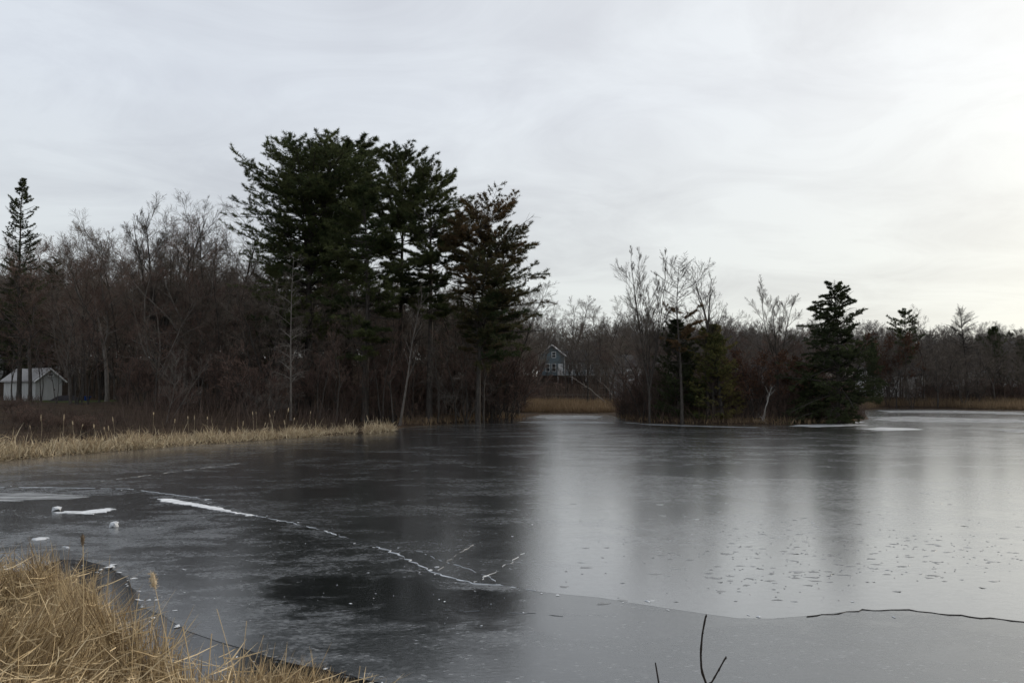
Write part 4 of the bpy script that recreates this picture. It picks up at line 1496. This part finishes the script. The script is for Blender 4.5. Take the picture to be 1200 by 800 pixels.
SNAG2 = meshes(bare_tree(162, 11, 1, base=0.45, limb_ang=0.7, limb_len=0.14, n1=9, n2=5, n3=4, n4=1, up=0.14, r=0.16, wob=0.05, twig=0.009), 'snag_thin')
put_tree('dead_tree', 'thin broken-topped snag close beside the gaunt dark tree', 'tree', SNAG2, 829, 62, 318, rz=1.2)
OPEN = meshes(bare_tree(171, 12.5, 4, 0.3, base=0.1, limb_ang=0.6, limb_len=0.4, n1=9, n2=7, n3=6, n4=4, up=0.06, r=0.11, wob=0.025, twig=0.008, fork=0.4, sa=0.6), 'open_crown')
put_tree('bare_tree', 'airy bare tree with fine open crown left of the hemlock', 'tree', OPEN, 912, 63, 320, rz=0.2)
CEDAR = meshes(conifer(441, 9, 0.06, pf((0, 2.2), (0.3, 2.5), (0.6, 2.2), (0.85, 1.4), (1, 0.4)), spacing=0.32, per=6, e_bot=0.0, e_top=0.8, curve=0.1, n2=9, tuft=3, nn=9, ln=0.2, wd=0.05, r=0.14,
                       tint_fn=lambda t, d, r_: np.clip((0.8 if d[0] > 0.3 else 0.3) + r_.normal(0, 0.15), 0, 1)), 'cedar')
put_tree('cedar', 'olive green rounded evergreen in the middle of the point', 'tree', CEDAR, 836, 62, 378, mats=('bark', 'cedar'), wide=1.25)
put_tree('cedar', 'dark small evergreen below the half dead pine', 'tree', CEDAR, 795, 63, 372, mats=('bark', 'hemlock'), rz=2.0)
HEML = meshes(conifer(453, 12.4, 0.03, pf((0, 3.6), (0.1, 4.3), (0.35, 4.2), (0.5, 3.6), (0.62, 3.0), (0.72, 2.6), (0.84, 1.8), (0.93, 1.3), (1, 0.35)), spacing=0.27, per=5, e_bot=-0.1, e_top=0.5, curve=-0.02, n2=14, tuft=5, nn=9,
                      ln=0.2, wd=0.046, r=0.2, droop=0.07, lean=(0.03, 0), len_var=(0.25, 1.2), asym=(-0.08, 0), spread=1.0, e_var=0.36,
                      fol_fn=lambda t, d: 0.95 if t < 0.55 else 0.7), 'hemlock')
put_tree('hemlock', 'dark pyramidal hemlock with boughs hanging over the ice', 'tree', HEML, 981, 60, 327, mats=('bark', 'hemlock'))
HEMS = meshes(conifer(452, 5, 0.05, pf((0, 1.8), (0.4, 1.9), (1, 0.5)), spacing=0.25, per=5, e_bot=-0.05, e_top=0.6, curve=-0.01, n2=9, tuft=3, nn=9, ln=0.18, wd=0.05, r=0.09, droop=0.05), 'hemlock_small')
put_tree('hemlock', 'small dark evergreen skirt at the left foot of the hemlock', 'tree', HEMS, 948, 61, 432, mats=('bark', 'hemlock'))


def leafy(seed, H, spread, n, m):
    t, c = bare_tree(seed, H, 4, spread, base=0.2, limb_ang=0.7, limb_len=0.45, n1=8, n2=6, n3=5, n4=0, r=0.06, wob=0.07)
    r_ = np.random.default_rng(seed)
    v = np.concatenate(c.v)
    sel = v[r_.integers(0, len(v), n)]
    sel = sel[sel[:, 2] < H * 0.95]
    g = Geo()
    needles(r_, g, sel + r_.normal(0, 0.1, sel.shape), r_.normal(0, 1, sel.shape) - [0, 0, 0.4], 5, 0.13, 0.08, r_.uniform(0, 1, len(sel)), 1.0)
    t.merge(c)
    return t, g


OAK = meshes(leafy(181, 6.5, 0.35, 2600, 'oak'), 'oak')
put_tree('young_oak', 'young oak holding red-brown leaves beside the airy bare tree', 'tree', OAK, 886, 62, 395, mats=('bark', 'oak'), parts=('trunk', 'crown'))
put_tree('young_oak', 'young oak with rusty leaves at the left side of the hemlock', 'tree', OAK, 938, 64, 405, mats=('bark', 'oak'), rz=2.0)


def leaning_log(label, pts, D, r, m):
    P = np.array([at(x, y, D + dd) for x, y, dd in pts])
    P[0, 2] = hz(P[0, 0], P[0, 1]) - 0.1
    g = Geo()
    f = np.linspace(0, len(P) - 1, 9)
    Q = np.array([[np.interp(f, range(len(P)), P[:, k]) for k in range(3)]]).transpose(0, 2, 1)
    rg = np.random.default_rng(int(pts[0][0]))
    Q[0, 1:-1] += rg.normal(0, 0.04, (7, 3))
    R = np.linspace(r, r * 0.35, 9)[None]
    c = Q[0, 0].copy()
    g.tubes(Q - c, R, 6)
    t = thing('leaning_tree', label, 'tree', tuple(c))
    obj('trunk', g.mesh('leaning_trunk', True), m, t)
    g2 = Geo()
    P1, R1, L1 = grow(rg, Q - c, R, np.array([2.5]), 7, 0.45, 1.0, 0.8, 0.4, 5, 0.08, 0.05, 0.6, 0.4, 0.012)
    g2.tubes(P1, R1, 4)
    P2, R2, L2 = grow(rg, P1, R1, L1, 5, 0.2, 1.0, 0.7, 0.5, 4, 0.1, 0.05, 0.6, 0.4, 0.007)
    g2.tubes(P2, R2, 3)
    obj('branch', g2.mesh('branch'), m, t)


leaning_log('pale bare trunk leaning over the shore of the point', [(892, 489, 0), (899, 470, 0), (905, 452, 0.3)], 60.5, 0.06, 'bark_white')
leaning_log('short pale forked branch lying at the foot of the pale leaning trunk', [(899, 497, -1), (895, 493, -0.6), (890, 488, 0)], 60.4, 0.06, 'bark_pale')
leaning_log('long grey fallen trunk slanting down in the gap', [(716, 473, 0), (692, 456, 0), (668, 441, 1)], 97, 0.1, 'bark_pale')
leaning_log('second thinner fallen trunk beside the long slanting one', [(727, 474, 0), (713, 456, 0), (700, 444, 1)], 95, 0.08, 'bark_pale')

def island(px):
    for a, t in ((735, 'at the gap end of the point'), (780, 'below the tall vase-shaped tree'), (820, 'below the half dead pine'), (868, 'round the olive evergreen'), (930, 'round the airy bare tree')):
        if px < a:
            return t
    return 'beside the dark hemlock'


for k in range(34):
    px = 722 + 250 * ((k * 0.61803 + 0.2) % 1.0)
    D = rng.uniform(64, 80)
    put_tree('bare_tree', f'dark bare tree in the thicket {island(px)}', 'tree', BARE[(k * 5 + 2) % 6], px, D, rng.uniform(376, 412), rz=rng.uniform(0, 6.28), wide=1.2,
             group='bare trees of the point', mats=('bark', 'twig_red' if k % 2 else 'twig'))
for k in range(44):
    px = 724 + 266 * ((k * 0.61803 + 0.45) % 1.0)
    D = rng.uniform(62.5, 72) if px > 745 else rng.uniform(68, 76)
    put_tree('bare_shrub', f'leafless brown shrub in the brush {island(px)}', 'shrub', SHRUB[k % 3], px, D, rng.uniform(415, 458), rz=rng.uniform(0, 6.28),
             group='shrubs of the point', mats=('bark', 'twig_red'))

# ---- the gap: bare trees against the sky behind the blue house
GAPL = [('bare round-topped tree on the skyline right of the browning pine', 632, 118, 352, 0), ('bushy bare tree on the skyline above the blue house', 672, 168, 343, 1),
        ('bare tree with rounded crown on the skyline right of the blue house', 711, 120, 346, 5), ('bare tree low on the skyline just before the vase-shaped tree', 738, 126, 368, 2),
        ('fine bare tree showing between browning pine and skyline trees', 652, 170, 362, 3)]
for lb, px, D, top, k in GAPL:
    put_tree('bare_tree', lb, 'tree', BARE[k], px, D, top, rz=px * 0.1)
for px, D, top, lb in ((641, 128, 392, 'thin bare tree standing before the blue house gable'), (663, 122, 388, 'bare tree at the right corner of the blue house gable')):
    put_tree('slim_tree', lb, 'tree', SLIM[0], px, D, top, rz=px, wide=1.5)
for px, D, top, lb in ((48, 60, 380, 'slim bare sapling before the left side of the shed gable'), (66, 58, 395, 'slim bare sapling before the right corner of the shed'), (14, 62, 370, 'slim bare sapling before the shed roof at the left edge')):
    put_tree('sapling', lb, 'tree', SLIM[1], px, D, top, rz=px, mats=('bark', 'twig_red'), wide=1.4)
for k in range(20):
    px = 604 + 130 * ((k * 0.61803) % 1.0)
    D = rng.uniform(156, 185) if 616 < px < 664 else rng.uniform(96, 140)
    put_tree('bare_tree', 'bare tree in the wood ' + ('left of the blue house' if px < 640 else ('round the blue house' if px < 690 else 'right of the blue house')), 'tree', BARE[(k + 3) % 6], px, D, rng.uniform(372, 400), rz=rng.uniform(0, 6.28), group='bare trees round the blue house')

# ---- right far shore
PINE_R = meshes(conifer(461, 17, 0.45, pf((0, 1.2), (0.4, 2.6), (0.75, 2.8), (1, 0.8)), spacing=0.6, per=4, e_bot=-0.05, e_top=0.5, curve=0.04, n2=10, tuft=4, nn=9, ln=0.3, wd=0.06, r=0.2), 'pine_r')
put_tree('white_pine', 'green flat-topped pine on the far shore right of the hemlock', 'tree', PINE_R, 1062, 112, 359, mats=('bark', 'pine'))
put_tree('slim_tree', 'thin straight bare tree close right of the flat-topped pine', 'tree', SLIM[0], 1082, 112, 357, wide=1.2)
FAN = meshes(conifer(471, 16, 0.5, pf((0, 2.8), (0.4, 2.8), (0.75, 2.3), (1, 1.0)), spacing=0.4, per=5, e_bot=0.15, e_top=0.9, curve=0.02, n2=12, tuft=0, nn=1, r=0.22, dead=3, fol=0, twig=0.013), 'fan')
put_tree('dead_tree', 'tall bare tree with a fan-shaped crown on the far right shore', 'tree', (FAN[0], None, FAN[2]), 1134, 112, 354, mats=('bark',), parts=('trunk',))
put_tree('white_pine', 'dark round evergreen near the right edge on the far shore', 'tree', CEDAR, 1168, 124, 381, mats=('bark', 'hemlock'), wide=0.75)
put_tree('white_pine', 'dark evergreen cut by the right edge of the picture', 'tree', CEDAR, 1200, 122, 396, mats=('bark', 'hemlock'), wide=0.7, rz=1.0)
put_tree('young_oak', 'rusty leaved tree between hemlock and flat-topped pine', 'tree', OAK, 1040, 110, 374, mats=('bark', 'oak'), wide=0.75)
put_tree('spruce', 'dark evergreen behind the right boughs of the hemlock', 'tree', CEDAR, 1024, 108, 400, mats=('bark', 'hemlock'), wide=0.6)
for k in range(30):
    px = 1012 + 215 * ((k * 0.61803 + 0.2) % 1.0)
    D = rng.uniform(112, 140)
    put_tree('bare_tree', 'bare tree on the far right shore ' + ('near the flat-topped pine' if px < 1100 else ('round the fan-shaped bare tree' if px < 1160 else 'by the right edge')), 'tree', BARE[(k * 5 + 1) % 6], px, D, rng.uniform(382, 405), rz=rng.uniform(0, 6.28), group='bare trees of the far right shore')
for k in range(16):
    px = 1016 + 205 * ((k * 0.61803 + 0.55) % 1.0)
    put_tree('bare_tree', 'bare tree close behind the far straw shore ' + ('near the flat-topped pine' if px < 1100 else ('round the fan-shaped bare tree' if px < 1160 else 'by the right edge')), 'tree', BARE[(k * 5 + 3) % 6], px,
             rng.uniform(106, 117), rng.uniform(392, 420), rz=rng.uniform(0, 6.28), group='bare trees close to the far shore', wide=1.25)
for k, (px, top) in enumerate([(1015, 390), (1048, 392), (1096, 390), (1112, 396), (1150, 392), (1182, 388), (968, 386), (930, 390), (770, 388), (735, 392)]):
    wh = ['behind the hemlock boughs', 'left of the flat-topped pine', 'right of the thin straight tree', 'left of the fan-shaped tree', 'right of the fan-shaped tree', 'by the pale gabled house', 'just left of the hemlock', 'behind the airy bare tree', 'behind the vase-shaped tree', 'at the gap end of the point'][k]
    put_tree('white_pine', f'dark far evergreen in the wood {wh}', 'tree', PINE_C, px, 138 + (k * 7) % 20, top, mats=('bark', 'hemlock'), rz=k, wide=1.0)
for k in range(14):
    px = 1050 + 180 * ((k * 0.61803 + 0.7) % 1.0)
    put_tree('bare_shrub', 'reddish leafless shrub behind the far straw shore', 'shrub', SHRUB[k % 3], px, rng.uniform(108, 116), rng.uniform(438, 452), rz=rng.uniform(0, 6.28),
             group='shrubs of the far right shore', mats=('bark', 'twig_red'), wide=1.8)


# ------------------------------------------------------------------ far wood and undergrowth that read as one mass
def far_wood():
    r_ = np.random.default_rng(77)
    pc = bpy.data.collections.new('far_wood_kinds')
    for k in range(5):
        t, c = bare_tree(500 + k, 13, 2 + k % 3, 0.4, base=0.1, limb_ang=0.85, limb_len=0.45, n1=9, n2=7, n3=6, n4=3, r=0.15, wob=0.07, twig=0.015, up=0.05, fork=0.15)
        t.merge(c)
        o = bpy.data.objects.new('far_tree_kind', t.mesh('far_tree_kind'))
        o.data.materials.append(MT['farwood'])
        pc.objects.link(o)
    P, S, Rz = [], [], []
    for k in range(900):
        px = r_.uniform(-140, 1340) if k < 620 else r_.uniform(720, 1340)
        D = r_.uniform(128, 215) if px > 560 else r_.uniform(104, 170)
        if 612 < px < 725:
            D = max(D, 160 + r_.uniform(0, 50))
        x = (px - 600) / F_PX * D
        z = hz(x, D)
        top = np.interp(px, [-100, 350, 600, 760, 1000, 1200], [318, 330, 366, 376, 380, 384]) + r_.uniform(0, 36)
        P.append((x, D, z - 0.1))
        S.append(max(0.3, (at(px, top, D)[2] - z) / 13.5))
        Rz.append(r_.uniform(0, 6.28))
    me = bpy.data.meshes.new('far_wood')
    me.from_pydata(P, [], [])
    a = me.attributes.new('tree_scale', 'FLOAT', 'POINT')
    a.data.foreach_set('value', np.array(S, dtype=np.float32))
    a = me.attributes.new('tree_turn', 'FLOAT_VECTOR', 'POINT')
    a.data.foreach_set('vector', np.array([(0, 0, q) for q in Rz], dtype=np.float32).ravel())
    o = bpy.data.objects.new('far_wood', me)
    COL.objects.link(o)
    ng = bpy.data.node_groups.new('far_wood', 'GeometryNodeTree')
    ng.interface.new_socket('Geometry', in_out='INPUT', socket_type='NodeSocketGeometry')
    ng.interface.new_socket('Geometry', in_out='OUTPUT', socket_type='NodeSocketGeometry')
    N, L = ng.nodes, ng.links
    gi, go = N.new('NodeGroupInput'), N.new('NodeGroupOutput')
    ci = N.new('GeometryNodeCollectionInfo')
    ci.inputs['Collection'].default_value = pc
    ci.inputs['Separate Children'].default_value = True
    ci.inputs['Reset Children'].default_value = True
    ip = N.new('GeometryNodeInstanceOnPoints')
    ip.inputs['Pick Instance'].default_value = True
    rv = N.new('FunctionNodeRandomValue')
    rv.data_type = 'INT'
    rv.inputs[4].default_value, rv.inputs[5].default_value = 0, 4
    sa, ra = N.new('GeometryNodeInputNamedAttribute'), N.new('GeometryNodeInputNamedAttribute')
    sa.data_type, ra.data_type = 'FLOAT', 'FLOAT_VECTOR'
    sa.inputs['Name'].default_value, ra.inputs['Name'].default_value = 'tree_scale', 'tree_turn'
    L.new(gi.outputs[0], ip.inputs['Points'])
    L.new(ci.outputs[0], ip.inputs['Instance'])
    L.new(rv.outputs[2], ip.inputs['Instance Index'])
    L.new(ra.outputs[0], ip.inputs['Rotation'])
    L.new(sa.outputs[0], ip.inputs['Scale'])
    L.new(ip.outputs[0], go.inputs[0])
    md = o.modifiers.new('far_wood', 'NODES')
    md.node_group = ng
    kind(o, 'stuff', 'bare brown wood on the rising ground far behind the pond')


far_wood()


def stems(name, label, m, spots, hgt, n_seg, rad, seed, spread=0.35):
    """thin curved stems as slender three-sided tubes"""
    r_ = np.random.default_rng(seed)
    P0 = np.array(spots)
    B = len(P0)
    D = np.c_[r_.normal(0, spread, (B, 2)), np.ones(B)]
    L = np.asarray(hgt) * r_.lognormal(0, 0.35, B)
    P = poly_walk(r_, P0, D, L, n_seg, 0.18, 0.02)
    R = np.linspace(rad, rad * 0.4, n_seg)[None] * r_.uniform(0.6, 1.3, (B, 1))
    g = Geo()
    g.tubes(P, R, 3, r_.uniform(0, 1, B))
    return kind(obj(name, g.mesh(name), m), 'stuff', label)


def undergrowth():
    r_ = np.random.default_rng(88)
    pts = []
    # left shore: a belt behind the reeds, and the floor of the wood
    while len(pts) < 15000:
        px = r_.uniform(-40, 620)
        D = r_.uniform(36, 72)
        x = (px - 600) / F_PX * D
        pts.append((x, D))
    P = np.array(pts)
    sd = seg_sd(P, POND)
    lawn = np.abs(P - at(100, 476, 70)[:2])
    pxs = P[:, 0] / P[:, 1] * F_PX + 600
    cl = np.sin(P[:, 0] * 0.9 + 1.5 * np.sin(P[:, 1] * 0.7)) * np.sin(P[:, 1] * 1.1 + P[:, 0] * 0.3)
    keep = (sd > np.where(pxs < 470, 3.2, 0.3)) & ~((pxs > 50) & (pxs < 140) & (P[:, 1] > 50)) & (r_.uniform(0, 1, len(P)) < 0.55 + 0.5 * cl)
    P = P[keep]
    Z = height(P[:, 0], P[:, 1])
    stems('undergrowth', 'dark reddish brush along the foot of the left wood', 'brush', np.c_[P, Z], np.interp(pxs[keep], [100, 150, 200], [0.42, 0.8, 1.25]), 3, 0.011, 1)
    pts = np.c_[(r_.uniform(722, 1012, 7000) - 600) / F_PX, r_.uniform(60, 84, 7000)]
    pts[:, 0] *= pts[:, 1]
    sd = seg_sd(pts, POND)
    pts = pts[sd > 0.4]
    stems('undergrowth', 'brown brush crowding the shore of the wooded point', 'brush', np.c_[pts, height(pts[:, 0], pts[:, 1])], 1.3, 3, 0.012, 2)
    pts = np.c_[(r_.uniform(590, 1230, 7000) - 600) / F_PX, r_.uniform(106, 150, 7000)]
    pts[:, 0] *= pts[:, 1]
    stems('undergrowth', 'brown brush behind the marsh and far shore', 'brush', np.c_[pts, height(pts[:, 0], pts[:, 1])], 2.2, 3, 0.02, 3)


undergrowth()


# ------------------------------------------------------------------ reeds
def blades(name, label, m, base, L, W, lean, bend, seed, n_seg=5, kink=0.3, tint=None, aim=None, aim_w=0.0):
    """flat tapering straw blades with a fold, leaning and broken"""
    r_ = np.random.default_rng(seed)
    B = len(base)
    D = np.c_[r_.normal(0, 1, (B, 2)) * np.asarray(lean).reshape(-1, 1), np.ones(B)]
    if aim is not None:
        D[:, :2] += np.asarray(aim) * aim_w
    d = unit(D)
    P = np.zeros((B, n_seg, 3))
    P[:, 0] = base
    step = (L / (n_seg - 1))[:, None]
    bd = r_.normal(0, 1, (B, 2)) * bend
    kn = r_.integers(1, n_seg, B)
    kv = r_.normal(0, 1, (B, 3)) * [1, 1, 0.8] * (r_.uniform(0, 1, (B, 1)) < kink) * 1.6
    for i in range(1, n_seg):
        P[:, i] = P[:, i - 1] + d * step
        d[:, :2] += bd
        d[:, 2] -= np.abs(bd).sum(1) * 0.6 * i / n_seg
        d += kv * (kn == i)[:, None]
        d = unit(d)
    P[:, :, 2] = np.maximum(P[:, :, 2], base[:, 2][:, None] + 0.015 + 0.03 * r_.uniform(0, 1, (B, 1)))
    T = unit(np.gradient(P, axis=1))
    sd = unit(np.cross(T, unit(r_.normal(0, 1, (B, 3)))[:, None, :]))
    prof = np.array([0.8, 1.0, 0.95, 0.7, 0.12]) if n_seg == 5 else np.interp(np.linspace(0, 1, n_seg), [0, 0.3, 0.7, 1], [0.85, 1.0, 0.8, 0.15])
    S = sd * (W[:, None] * prof[None])[:, :, None] * 0.5
    V = np.stack([P - S, P + S], axis=2).reshape(-1, 3)
    idx = np.arange(B * n_seg * 2).reshape(B, n_seg, 2)
    q = np.stack([idx[:, :-1, 0], idx[:, :-1, 1], idx[:, 1:, 1], idx[:, 1:, 0]], -1).reshape(-1, 4)
    c = r_.beta(1.25, 1.75, B) if tint is None else tint
    me = mesh_np(name, V, q, None, np.repeat(c, n_seg * 2))
    return kind(obj(name, me, m), 'stuff', label)


def near_reeds():
    r_ = np.random.default_rng(91)
    N = 250000
    x = r_.uniform(-9.5, 0.2, N)
    y = r_.uniform(3.2, 11.5, N)
    P = np.c_[x, y]
    sd = seg_sd(P, POND)
    clump = np.sin(x * 2.3 + 1.1 * np.sin(y * 1.7)) * np.sin(y * 2.1 + 0.7)
    vis = np.abs(x / y) < 0.72
    keep = (sd > -0.25) & vis & (r_.uniform(0, 1, N) < 0.62 + 0.38 * clump)
    P, sd, clump = P[keep], sd[keep], clump[keep]
    # the stand thins and drops towards its right-hand end
    px = P[:, 0] / P[:, 1] * F_PX + 600
    fall = np.interp(px, [0, 60, 120, 200, 300, 360, 420, 520], [1.0, 1.0, 0.85, 0.72, 0.62, 0.35, 0.2, 0.1])
    z = height(P[:, 0], P[:, 1])
    L = (0.56 + 0.28 * clump) * fall * np.minimum(r_.lognormal(0, 0.3, len(P)), 1.45) * np.clip(1 - 0.10 * sd, 0.55, 1)
    W = 0.0035 + 0.011 * r_.uniform(0, 1, len(P)) ** 1.6
    lean = 0.14 + 0.85 * (r_.uniform(0, 1, len(P)) < 0.3)
    sheaf = np.c_[np.sin(2.6 * P[:, 0] + 1.9 * P[:, 1]) + 0.25, np.cos(2.2 * P[:, 1] - 3.0 * P[:, 0]) - 0.2]
    ok = px < 470
    blades('dry_reeds', 'dense golden mat of broken dry reeds on the near bank', 'straw', np.c_[P, np.maximum(z, -0.02)][ok], L[ok], W[ok], lean[ok], 0.03, 92, n_seg=4, kink=0.7, aim=sheaf[ok], aim_w=0.42)
    # trampled straw lying on top
    n = 2600
    s = r_.integers(0, len(P), n)
    Q = P[s] + r_.normal(0, 0.1, (n, 2))
    hq = (0.18 + 0.42 * r_.uniform(0, 1, n)) * fall[s]
    okq = px[s] < 430
    blades('fallen_straw', 'pale broken reed leaves lying across the near reed mat', 'straw', np.c_[Q, height(Q[:, 0], Q[:, 1]) + hq][okq], r_.uniform(0.15, 0.5, n)[okq], r_.uniform(0.005, 0.013, n)[okq],
           np.full(n, 3.0)[okq], 0.03, 93, kink=0.5, tint=r_.uniform(0.55, 1.0, n)[okq])


near_reeds()


def far_reeds():
    r_ = np.random.default_rng(95)
    N = 120000
    px = r_.uniform(-40, 462, N)
    D = r_.uniform(25, 54, N)
    P = np.c_[(px - 600) / F_PX * D, D]
    sd = seg_sd(P, POND)
    wmax = np.interp(px, [0, 300, 400, 460], [3.6, 3.2, 2.4, 1.6])
    clump = np.sin(P[:, 0] * 1.1 + np.sin(P[:, 1] * 0.9)) * np.sin(P[:, 1] * 1.3 + 0.4 * P[:, 0])
    keep = (sd > -0.15) & (sd < wmax + clump * 1.0 - 0.6) & (r_.uniform(0, 1, N) < 0.75 + 0.25 * clump)
    gap = (px > 418) & (px < 427)
    keep &= ~gap
    P, sd, clump, px = P[keep], sd[keep], clump[keep], px[keep]
    clump2 = np.sin(P[:, 0] * 3.1 + 2 * np.sin(P[:, 1] * 2.3)) * np.sin(P[:, 1] * 3.7 + P[:, 0])
    L = (0.40 + 0.15 * clump + 0.17 * clump2) * r_.lognormal(0, 0.32, len(P)) * np.interp(px, [0, 300, 410, 430, 460], [1.0, 0.85, 0.7, 0.9, 0.9])
    lean = 0.3 + 0.9 * (r_.uniform(0, 1, len(P)) < 0.5)
    blades('reed_bank', 'strip of pale dry reeds along the left shore', 'straw_far', np.c_[P, np.maximum(height(P[:, 0], P[:, 1]), -0.02)], L, r_.uniform(0.016, 0.034, len(P)), lean, 0.14, 96, kink=0.6, aim=(0.2, -0.2), aim_w=0.5)

    def marsh(name, label, px0, px1, D0, D1, n, h, seed, smin=0.3):
        px = r_.uniform(px0, px1, n)
        D = r_.uniform(D0, D1, n)
        P = np.c_[(px - 600) / F_PX * D, D]
        sd = seg_sd(P, POND)
        P = P[sd > smin]
        blades(name, label, 'marsh', np.c_[P, height(P[:, 0], P[:, 1])], h * r_.lognormal(0, 0.25, len(P)), r_.uniform(0.03, 0.06, len(P)), np.full(len(P), 0.25), 0.1, seed, n_seg=3)
    marsh('marsh_straw', 'tawny straw marsh in the gap below the blue house', 606, 730, 86, 108, 14000, 0.75, 97)
    marsh('marsh_straw', 'tawny straw strip along the far right shore', 1005, 1225, 98, 114, 20000, 0.75, 98)
    marsh('shore_grass', 'thin brown grass on the shore under the pines and the point', 466, 1000, 57, 72, 9000, 0.4, 99, 0.05)


far_reeds()


# ------------------------------------------------------------------ single stalks and cattails that stand out
def stalk(label, base, tip, r, head=None, seed=1, m='straw', group=None, name='cattail'):
    """a curved stem from base to tip with a ragged seed head"""
    r_ = np.random.default_rng(seed)
    base, tip = np.array(base, float), np.array(tip, float)
    f = np.linspace(0, 1, 8)[:, None]
    P = base + (tip - base) * f
    P[:, :2] += (np.sin(f * math.pi) * r_.normal(0, 0.02, 2))
    t = thing(name, label, 'reed', tuple(base), group=group)
    g = Geo()
    g.tubes((P - base)[None], np.linspace(r, r * 0.6, 8)[None], 5, np.array([0.75]))
    obj('stem', g.mesh('stem'), m, t)
    if head:
        hl, hr, hm = head
        ax = unit(tip - base)
        h = Geo()
        k = 9
        fr = np.linspace(0, 1, k)
        Q = (tip - base)[None] + (fr - 0.75)[:, None] * ax[None] * hl
        rad = hr * np.clip(np.sin(np.clip(fr, 0.02, 0.98) * math.pi) ** 0.45, 0.15, 1) * r_.uniform(0.75, 1.15, k)
        h.tubes(Q[None], rad[None], 8)
        # fluff
        n = 120
        s = r_.integers(1, k - 1, n)
        d = unit(r_.normal(0, 1, (n, 3)))
        needles(r_, h, Q[s] + d * hr * 0.8, d + ax * 0.4, 1, hr * 1.1, hr * 0.35, np.full(n, 0.6), 0.3)
        obj('seed_head', h.mesh('seed_head'), hm, t)
    return t


def near_stalks():
    def S(label, tip_px, D, base_px, r=0.004, head=None, seed=1):
        tip = at(*tip_px, D)
        b = at(base_px, 700, D)
        stalk(label, (b[0], b[1], hz(b[0], b[1])), tip, r, head, seed, name='cattail' if head else 'reed_stalk')
    S('dry cattail with small dark seed head, leftmost above the near reeds', (97, 629), 6.6, 98, 0.0045, (0.09, 0.014, 'head_dark'), 1)
    S('cattail with pale fluffy head leaning out over the ice', (179, 675), 6.2, 222, 0.004, (0.12, 0.022, 'head'), 2)
    S('thin bare reed stalk leaning left beyond the pale fluffy cattail', (254, 713), 6.0, 292, 0.0035, None, 3)
    S('short upright reed stalk near the right end of the near reeds', (289, 727), 6.0, 285, 0.0035, None, 4)
    S('thin reed stalk leaning right at the end of the near reeds', (309, 744), 6.0, 283, 0.003, None, 5)
    S('thick broken reed stub sticking up before the ice rim', (214, 734), 5.9, 228, 0.006, None, 6)
    S('slanted pale reed stub beside the thick broken one', (248, 742), 5.9, 240, 0.006, None, 7)
    S('slender reed stub at the edge of the dark open water', (163, 695), 6.5, 164, 0.004, None, 8)
    S('last tiny reed stub at the right tip of the near reeds', (422, 780), 6.4, 421, 0.004, None, 9)


near_stalks()

rng2 = random.Random(17)
for k in range(0, 34):
    if k % 4 == 3:
        continue
    px = [85, 97, 110, 118, 122, 127, 132, 60, 48, 35, 75, 150, 205, 228, 243, 268, 285, 296, 300, 306, 311, 316, 322, 327, 333, 338, 345, 360, 364, 405, 430, 200, 180, 220][k]
    py = rng2.uniform(486, 502) if px < 160 else rng2.uniform(478, 496)
    D = float(np.interp(px, [0, 150, 300, 455], [33, 38, 43, 50])) + rng2.uniform(0, 1.5)
    tip = at(px, py, D)
    b = at(px + rng2.uniform(-4, 4), 500, D)
    stalk('dry cattail stalk with pale fluffy head rising above the left reed bank', (b[0], b[1], hz(b[0], b[1])), tip, 0.0045, (rng2.uniform(0.12, 0.3), rng2.uniform(0.012, 0.026), 'head'), 100 + k, m='straw_far', group='cattails on the left reed bank')


# ------------------------------------------------------------------ bare twigs in front of the camera
def front_twigs():
    D = 4.2
    b = at(822, 830, D)
    base = np.array([b[0], D, hz(b[0], D)])
    t = thing('twig', 'dark forked bare twig rising into view at the bottom edge', 'twig', tuple(base))
    def tube(name, px, r0, r1):
        P = np.array([at(x, y, D + dd) for x, y, dd in px]) if not isinstance(px[0], np.ndarray) else np.array(px)
        P = np.concatenate([P[:1], P])
        return P
    main = [base] + [at(x, y, D) for x, y in ((829, 850), (828, 802), (822, 785), (821, 765), (823, 742), (827, 721.5))]
    side = [at(x, y, D) for x, y in ((828, 802), (834, 799), (842, 785), (850, 770.5))]
    for nm, pts, r0, r1 in (('stem', main, 0.0075, 0.0042), ('side_shoot', side, 0.0050, 0.0036)):
        P = np.array(pts)
        f = np.linspace(0, len(P) - 1, 18)
        Q = np.stack([np.interp(f, range(len(P)), P[:, k]) for k in range(3)], 1) - base
        R = np.linspace(r0, r1, 18)
        R[4::4] *= 1.25
        g = Geo()
        g.tubes(Q[None], R[None], 7)
        o = obj(nm, g.mesh(nm, True), 'dark_twig', t)
    g = Geo()
    for x, y in ((823, 742), (827, 722), (850, 771), (842, 785), (821, 768)):
        p = at(x, y, D) - base
        g.tubes(np.array([[p + [0, 0, -0.004], p + [0.003, 0, 0.004], p + [0.004, 0, 0.013]]]), np.array([[0.004, 0.005, 0.001]]), 6)
    obj('bud', g.mesh('bud'), 'dark_twig', t)
    b = at(772, 830, D)
    base2 = np.array([b[0], D, hz(b[0], D)])
    t2 = thing('twig', 'single short dark twig tip left of the forked twig', 'twig', tuple(base2))
    P = np.array([base2] + [at(x, y, D) for x, y in ((774, 850), (772, 800), (770, 788), (768, 776))]) - base2
    f = np.linspace(0, 4, 14)
    Q = np.stack([np.interp(f, range(5), P[:, k]) for k in range(3)], 1)
    g = Geo()
    g.tubes(Q[None], np.linspace(0.006, 0.0035, 14)[None], 7)
    obj('stem', g.mesh('stem', True), 'dark_twig', t2)


front_twigs()
